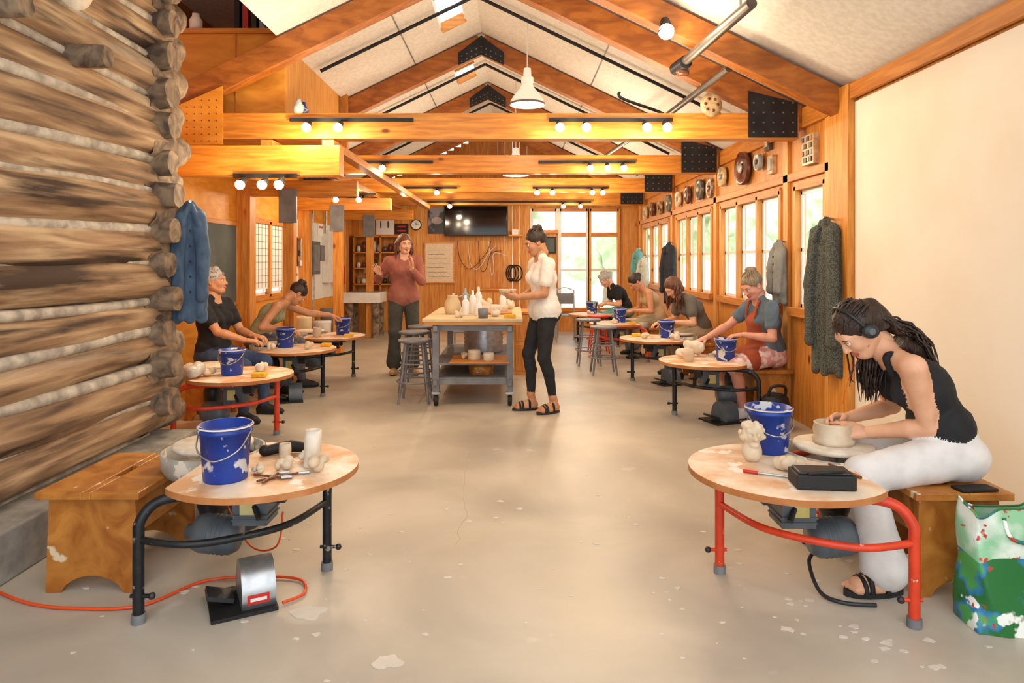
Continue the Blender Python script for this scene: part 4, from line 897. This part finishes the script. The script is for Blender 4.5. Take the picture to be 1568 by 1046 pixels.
tank=mat('black_tank','0f1013','1b1c20',rough=.8); wpant=mat('white_trousers','e2dfdd','d0ccca',rough=.85,scale=10,bump=.2)
def frontextra(b,l):
    T,HX,HF,HU,Hc,U,F,Lf,N,sh,Ch,S2=[l[k] for k in('T','HX','HF','HU','Hc','U','F','Lf','N','sh','Ch','S2')]
    B1=N+A(.03,.0,.055); B2=N+A(.12,.02,.02); B3=N+A(.19,.02,-.08)
    f0=Hc+A(.05,.07,.02); f1=Hc+A(.08,.09,-.1); f2=Hc+A(.09,.1,-.22)
    if b=='mass':
        return [Cp(Hc+A(.08,0,.05),B1,.06,.055,'h',.03),Cp(B1,B2,.052,.05,'h',.02),Cp(B2,B3,.05,.022,'h',.02),Cp(Hc+A(.04,.02,.03),f0,.06,.05,'h',.03),Cp(f0,f1,.045,.042,'h',.02),Cp(f1,f2,.04,.02,'h',.02)]
    pts=[T(.088*math.cos(a),-.005,.032+.1*math.sin(a)) for a in np.linspace(-.25,math.pi+.25,15)]
    b.tube(pts,.0075,darkp,8)
    for sg in(1,-1):
        b.lathe([(0,.026),(.02,.026),(.029,.018),(.031,.0),(.025,-.008),(0,-.008)],T(sg*.085,-.008,-.002),darkp,24,HX*sg,(1,1.2)); b.lathe([(0,.0265),(.014,.0265)],T(sg*.085,-.008,-.002),motg,20,HX*sg)
    for sg in(1,-1):
        s_=Lf*sg*.095
        b.tube([Ch+s_*.9+F*.09+S2*.07,N+s_-S2*.01+F*.05,N+s_+S2*.014,N+s_-F*.05-S2*.02,Ch+s_*.8-F*.085+S2*.06],[.012,.016,.016,.016,.014],tank,8)
    rnd=random.Random(3); g=rnd.gauss
    for i in range(260):
        wv=.013
        if i<140:
            u,v=g(0,.03),g(0,.02); st=T(rnd.uniform(-.06,.07),rnd.uniform(-.1,-.03),rnd.uniform(.02,.11)); o=A(.3*v,u,abs(v)+.02)
            tgt=[Hc+A(.09,u*.8,.06+v*.3),B1+o+A(0,0,.022),(B1+B2)/2+o+A(0,0,.03),B2+o+A(0,0,.02),(B2+B3)/2+o+A(.01,0,.01),B3+o*.8+A(.02*rnd.random(),0,-.04*rnd.random())]
        else:
            u,v=g(0,.022),g(0,.026); st=T(rnd.uniform(-.085,.05),rnd.uniform(-.06,.03),rnd.uniform(.04,.11)); o=A(u,v-.035,0)
            tgt=[f0+o+A(0,-.01,0),(f0+f1)/2+o,f1+o,(f1+f2)/2+o,f2+o,f2+o*.9+A(0,0,-.03-.08*rnd.random())]
        ph=rnd.random()*6
        pts=[st]+[t+A(wv*math.sin(2.4*k+ph),wv*math.cos(2.1*k+ph),.6*wv*math.sin(2.7*k+ph)) for k,t in enumerate(tgt)]
        b.tube(pts,[.0025,.0045,.005,.005,.0045,.004,.001],H_dark,5)
    b.tube([T(-.07,.03,-.05),A(1.52,3.06,.85),A(1.50,3.1,.7)],.0015,orange,5)
person('woman_throwing_pot',(1.87,2.93,.545),173,lean=33,look=(8,46),hl=(1.555,2.99,.60),hr=(1.55,3.17,.62),dl=(-.9,.35,.05),dr=(-.85,-.4,.05),nl=(-.1,-.8,.6),nr=(-.1,.8,.6),
  al=(1.52,2.77,.075),ar=(1.56,3.22,.075),elp=(.8,-.25,-.7),erp=(.7,.3,-.7),s=1.0,top=tank,sleeve='none',pants=wpant,leg='wide',skin=SK['light'],hair=H_dark,style='back',q=0,curl=.45,sandal=True,extra=frontextra,toplen=-.05)
tee=mat('white_tee','eee9e1','e0dad0',rough=.85,scale=14); legg=mat('black_leggings','121316','1c1d21',rough=.75)
person('woman_holding_bowl',(.29,6.15,.90),200,lean=4,look=(-8,20),hl=(.06,6.02,1.03),hr=(.07,6.2,1.02),dl=(-.9,.2,.1),dr=(-.9,-.2,.1),nl=(0,-.7,-.5),nr=(0,.7,-.5),
  al=(.37,6.08,.075),ar=(.17,6.2,.075),s=.975,top=tee,sleeve='short',pants=legg,leg='tight',skin=SK['warm'],hair=H_dark,style='bun',q=1,curl=.5,toplen=.04,sandal=True)
b=B(); b.lathe([(0,0),(.04,0),(.075,.04),(.08,.06),(.074,.06),(.035,.01),(0,.008)],(-.04,6.1,1.04),clay,24); b.build('clay_bowl')
person('woman_gesturing',(-1.31,8.25,.915),285,lean=2,look=(14,6),hl=(-1.17,7.98,1.25),hr=(-1.56,8.05,1.2),dl=(.1,-.3,.9),dr=(-.35,-.4,.6),nl=(.8,.3,0),nr=(-.3,.8,.3),
  al=(-1.2,8.22,.075),ar=(-1.42,8.2,.075),s=1.0,top=mat('rose_sweater','925748','a66555',rough=.9),sleeve='long',pants=mat('olive_trousers','3c3c36','4a4a43',rough=.9),leg='wide',skin=SK['light'],shoe=mat('tan_shoe','b08e62','c09e72'),hair=H_gingery,style='long',q=1,curl=.35,toplen=.06,smile=True)
tblack=mat('black_tee','15161a','212227',rough=.9); jean=mat('blue_jeans','2c3f5e','40587c',rough=.9)
def seat(P,name='wooden_bench'): bench(P[0]-.15,P[0]+.15,P[1]-.2,P[1]+.2,.42,name)
person('older_woman_sitting',(-2.60,5.95,.54),-15,lean=0,look=(20,-6),hl=(-2.25,5.95,.7),hr=(-2.26,5.78,.68),nl=(0,0,1),nr=(0,0,1),dl=(.9,-.3,-.1),dr=(.9,.2,-.1),
  al=(-2.2,6.05,.075),ar=(-2.25,5.72,.075),s=.98,top=tblack,sleeve='short',pants=jean,leg='long',skin=SK['warm'],shoe=black,hair=H_grey,style='short',q=1,curl=.6,smile=True); seat((-2.62,5.95))
person('woman_reaching',(-2.66,7.15,.54),5,lean=38,look=(30,50),hl=(-1.98,7.6,.74),hr=(-2.3,6.95,.66),nl=(0,0,1),nr=(0,0,1),dl=(.8,.4,-.3),dr=(.8,.1,-.2),
  al=(-2.25,7.3,.075),ar=(-2.3,6.95,.075),s=.98,top=mat('olive_tank','8d8c66','a3a27c',rough=.9),sleeve='none',pants=mat('grey_pants','4c4e55','5a5c63'),leg='long',skin=SK['warm'],shoe=black,hair=H_dark,style='bun',q=1,curl=.5); seat((-2.68,7.15))
person('woman_in_apron',(2.26,6.0,.54),190,lean=12,look=(12,32),hr=(1.74,6.12,.66),hl=(1.98,5.84,.72),dl=(-.7,.2,-.1),dr=(-.9,-.2,-.3),
  al=(1.98,5.85,.075),ar=(2.0,6.2,.075),s=.98,top=mat('grey_tee','55646f','64737f',rough=.9),sleeve='short',pants=mat('pink_print','d89a92','efd8d0',rough=.9,scale=22,lo=.45,hi=.55),leg='shorts',skin=SK['pink'],shoe=whp,hair=H_blond,style='bun',apron=mat('rust_apron','8f3f22','a34e30',rough=.9),q=1,curl=.6); seat((2.22,6.02))
person('woman_with_long_hair',(2.2,7.95,.54),190,lean=32,look=(10,42),hr=(1.76,8.0,.64),hl=(1.83,7.78,.66),dl=(-.8,.2,-.2),dr=(-.8,-.2,-.2),
  al=(1.9,7.8,.075),ar=(1.92,8.15,.075),s=.98,top=mat('taupe_tee','5c574f','6b655c',rough=.9),sleeve='short',pants=mat('tan_apron','a08c6c','b8a484'),leg='long',skin=SK['light'],shoe=black,hair=H_brown,style='long',q=1,curl=.5); seat((2.18,7.95))
person('woman_leaning',(2.07,9.7,.54),190,lean=30,look=(5,44),hr=(1.68,9.75,.64),hl=(1.72,9.55,.66),dl=(-.8,.2,-.2),dr=(-.8,-.2,-.2),
  al=(1.75,9.5,.075),ar=(1.75,9.9,.075),s=.98,top=mat('tan_tank','b09468','c4a87c',rough=.9),sleeve='none',pants=mat('khaki','9a8a68','ac9c7a'),leg='long',skin=SK['warm'],shoe=black,hair=H_dark,style='back',q=2); seat((2.07,9.7))
person('woman_working',(1.88,11.3,.54),190,lean=32,look=(5,44),hr=(1.5,11.35,.64),hl=(1.54,11.15,.66),dl=(-.8,.2,-.2),dr=(-.8,-.2,-.2),
  al=(1.55,11.1,.075),ar=(1.55,11.5,.075),s=.98,top=tblack,sleeve='short',pants=teal,leg='long',skin=SK['light'],shoe=black,hair=H_grey,style='short',q=2); seat((1.88,11.3))
# row clutter
for (x,y) in ((-2.25,5.05),(-1.92,5.25),(-2.3,6.5),(-1.95,6.6),(-2.2,7.7),(1.5,5.8),(1.45,7.5),(1.75,7.35),(1.4,9.3),(1.25,10.9)):
    if random.random()<.5: cylpot('clay_cup',x,y,.5,.045,.1,random.choice([clay,clayw]))
    else: lump('clay_lump',(x,y,.5),.06,random.choice([clay,clayw]),5)
lump('wrapped_clay',(-2.33,4.98,.5),.11,wrapm,8,zs=.7); lump('clay_block',(1.62,6.10,.5),.11,clayw,12,zs=1.6); lump('clay_block',(1.5,5.98,.5),.07,clayw,7)
for (x,y) in ((-1.85,6.8),(-1.85,5.0),(1.4,7.7),(-1.83,7.65),(1.62,9.2)):
    b=B(); b.box((x,y,.518),(.1,.07,.034),yell); b.build('sponge',.008)
p=[El((2.12,5.5,.14),(.13,.1,.14),None,'c',.03),El((2.12,5.42,.1),(.09,.05,.08),None,'c',.02),El((2.12,5.5,.24),(.1,.08,.05),None,'c',.03)]
b=B(); addsdf(b,p,.01,{'c':black},(['c'],.002)); zm=min(v[2] for v in b.v); b.v=[(v[0],v[1],v[2]-zm) for v in b.v]; b.tube([(2.05,5.47,.26),(2.07,5.43,.35),(2.17,5.43,.35),(2.19,5.47,.26)],.012,black,8); b.build('backpack')
for (x,y) in ((1.75,5.75),(1.7,7.5),(-2.15,6.6),(-2.1,5.1)): pedal(x,y,math.radians(20),motg,1,False)
# ---------------------------------------------------------------- outside
leaf=mat('foliage','c0d8a8','eef5e2',rough=.8,scale=3,detail=8,lo=.35,hi=.6)
bark=mat('bark','9a8674','b4a08c',rough=.9,bump=.4)
b=B(); b.bx(-25,25,-3,45,-.4,-.13,mat('grass','d4dec0','e8eedc',rough=.9,scale=2)); b.build('ground')
def tree(x,y,h,s_):
    b=B(); b.tube([(x,y,-.2),(x+.05,y,h*.5),(x,y+.05,h)],[.18,.13,.06],bark,10)
    for i in range(9):
        c=A(x,y,h)+np.random.uniform(-1,1,3)*A(1,1,.8)*s_; o=len(b.v); b.sph(c,s_*random.uniform(.35,.55),leaf,18)
        for j in range(o,len(b.v)):
            v=Vector(b.v[j]); d=(v-Vector(c)); b.v[j]=tuple(v+d.normalized()*mnoise.noise(v*2.2)*s_*.35)
    b.build('tree')
for x,y,h,s_ in ((7.5,9,2.4,1.3),(8.5,15,2.6,1.6),(10,20,2.2,1.6),(-.5,21,2.4,1.3),(3.2,23,2.0,1.2),(6,25,2.8,1.8),(-8,11,2.6,1.5)): tree(x,y,h,s_)
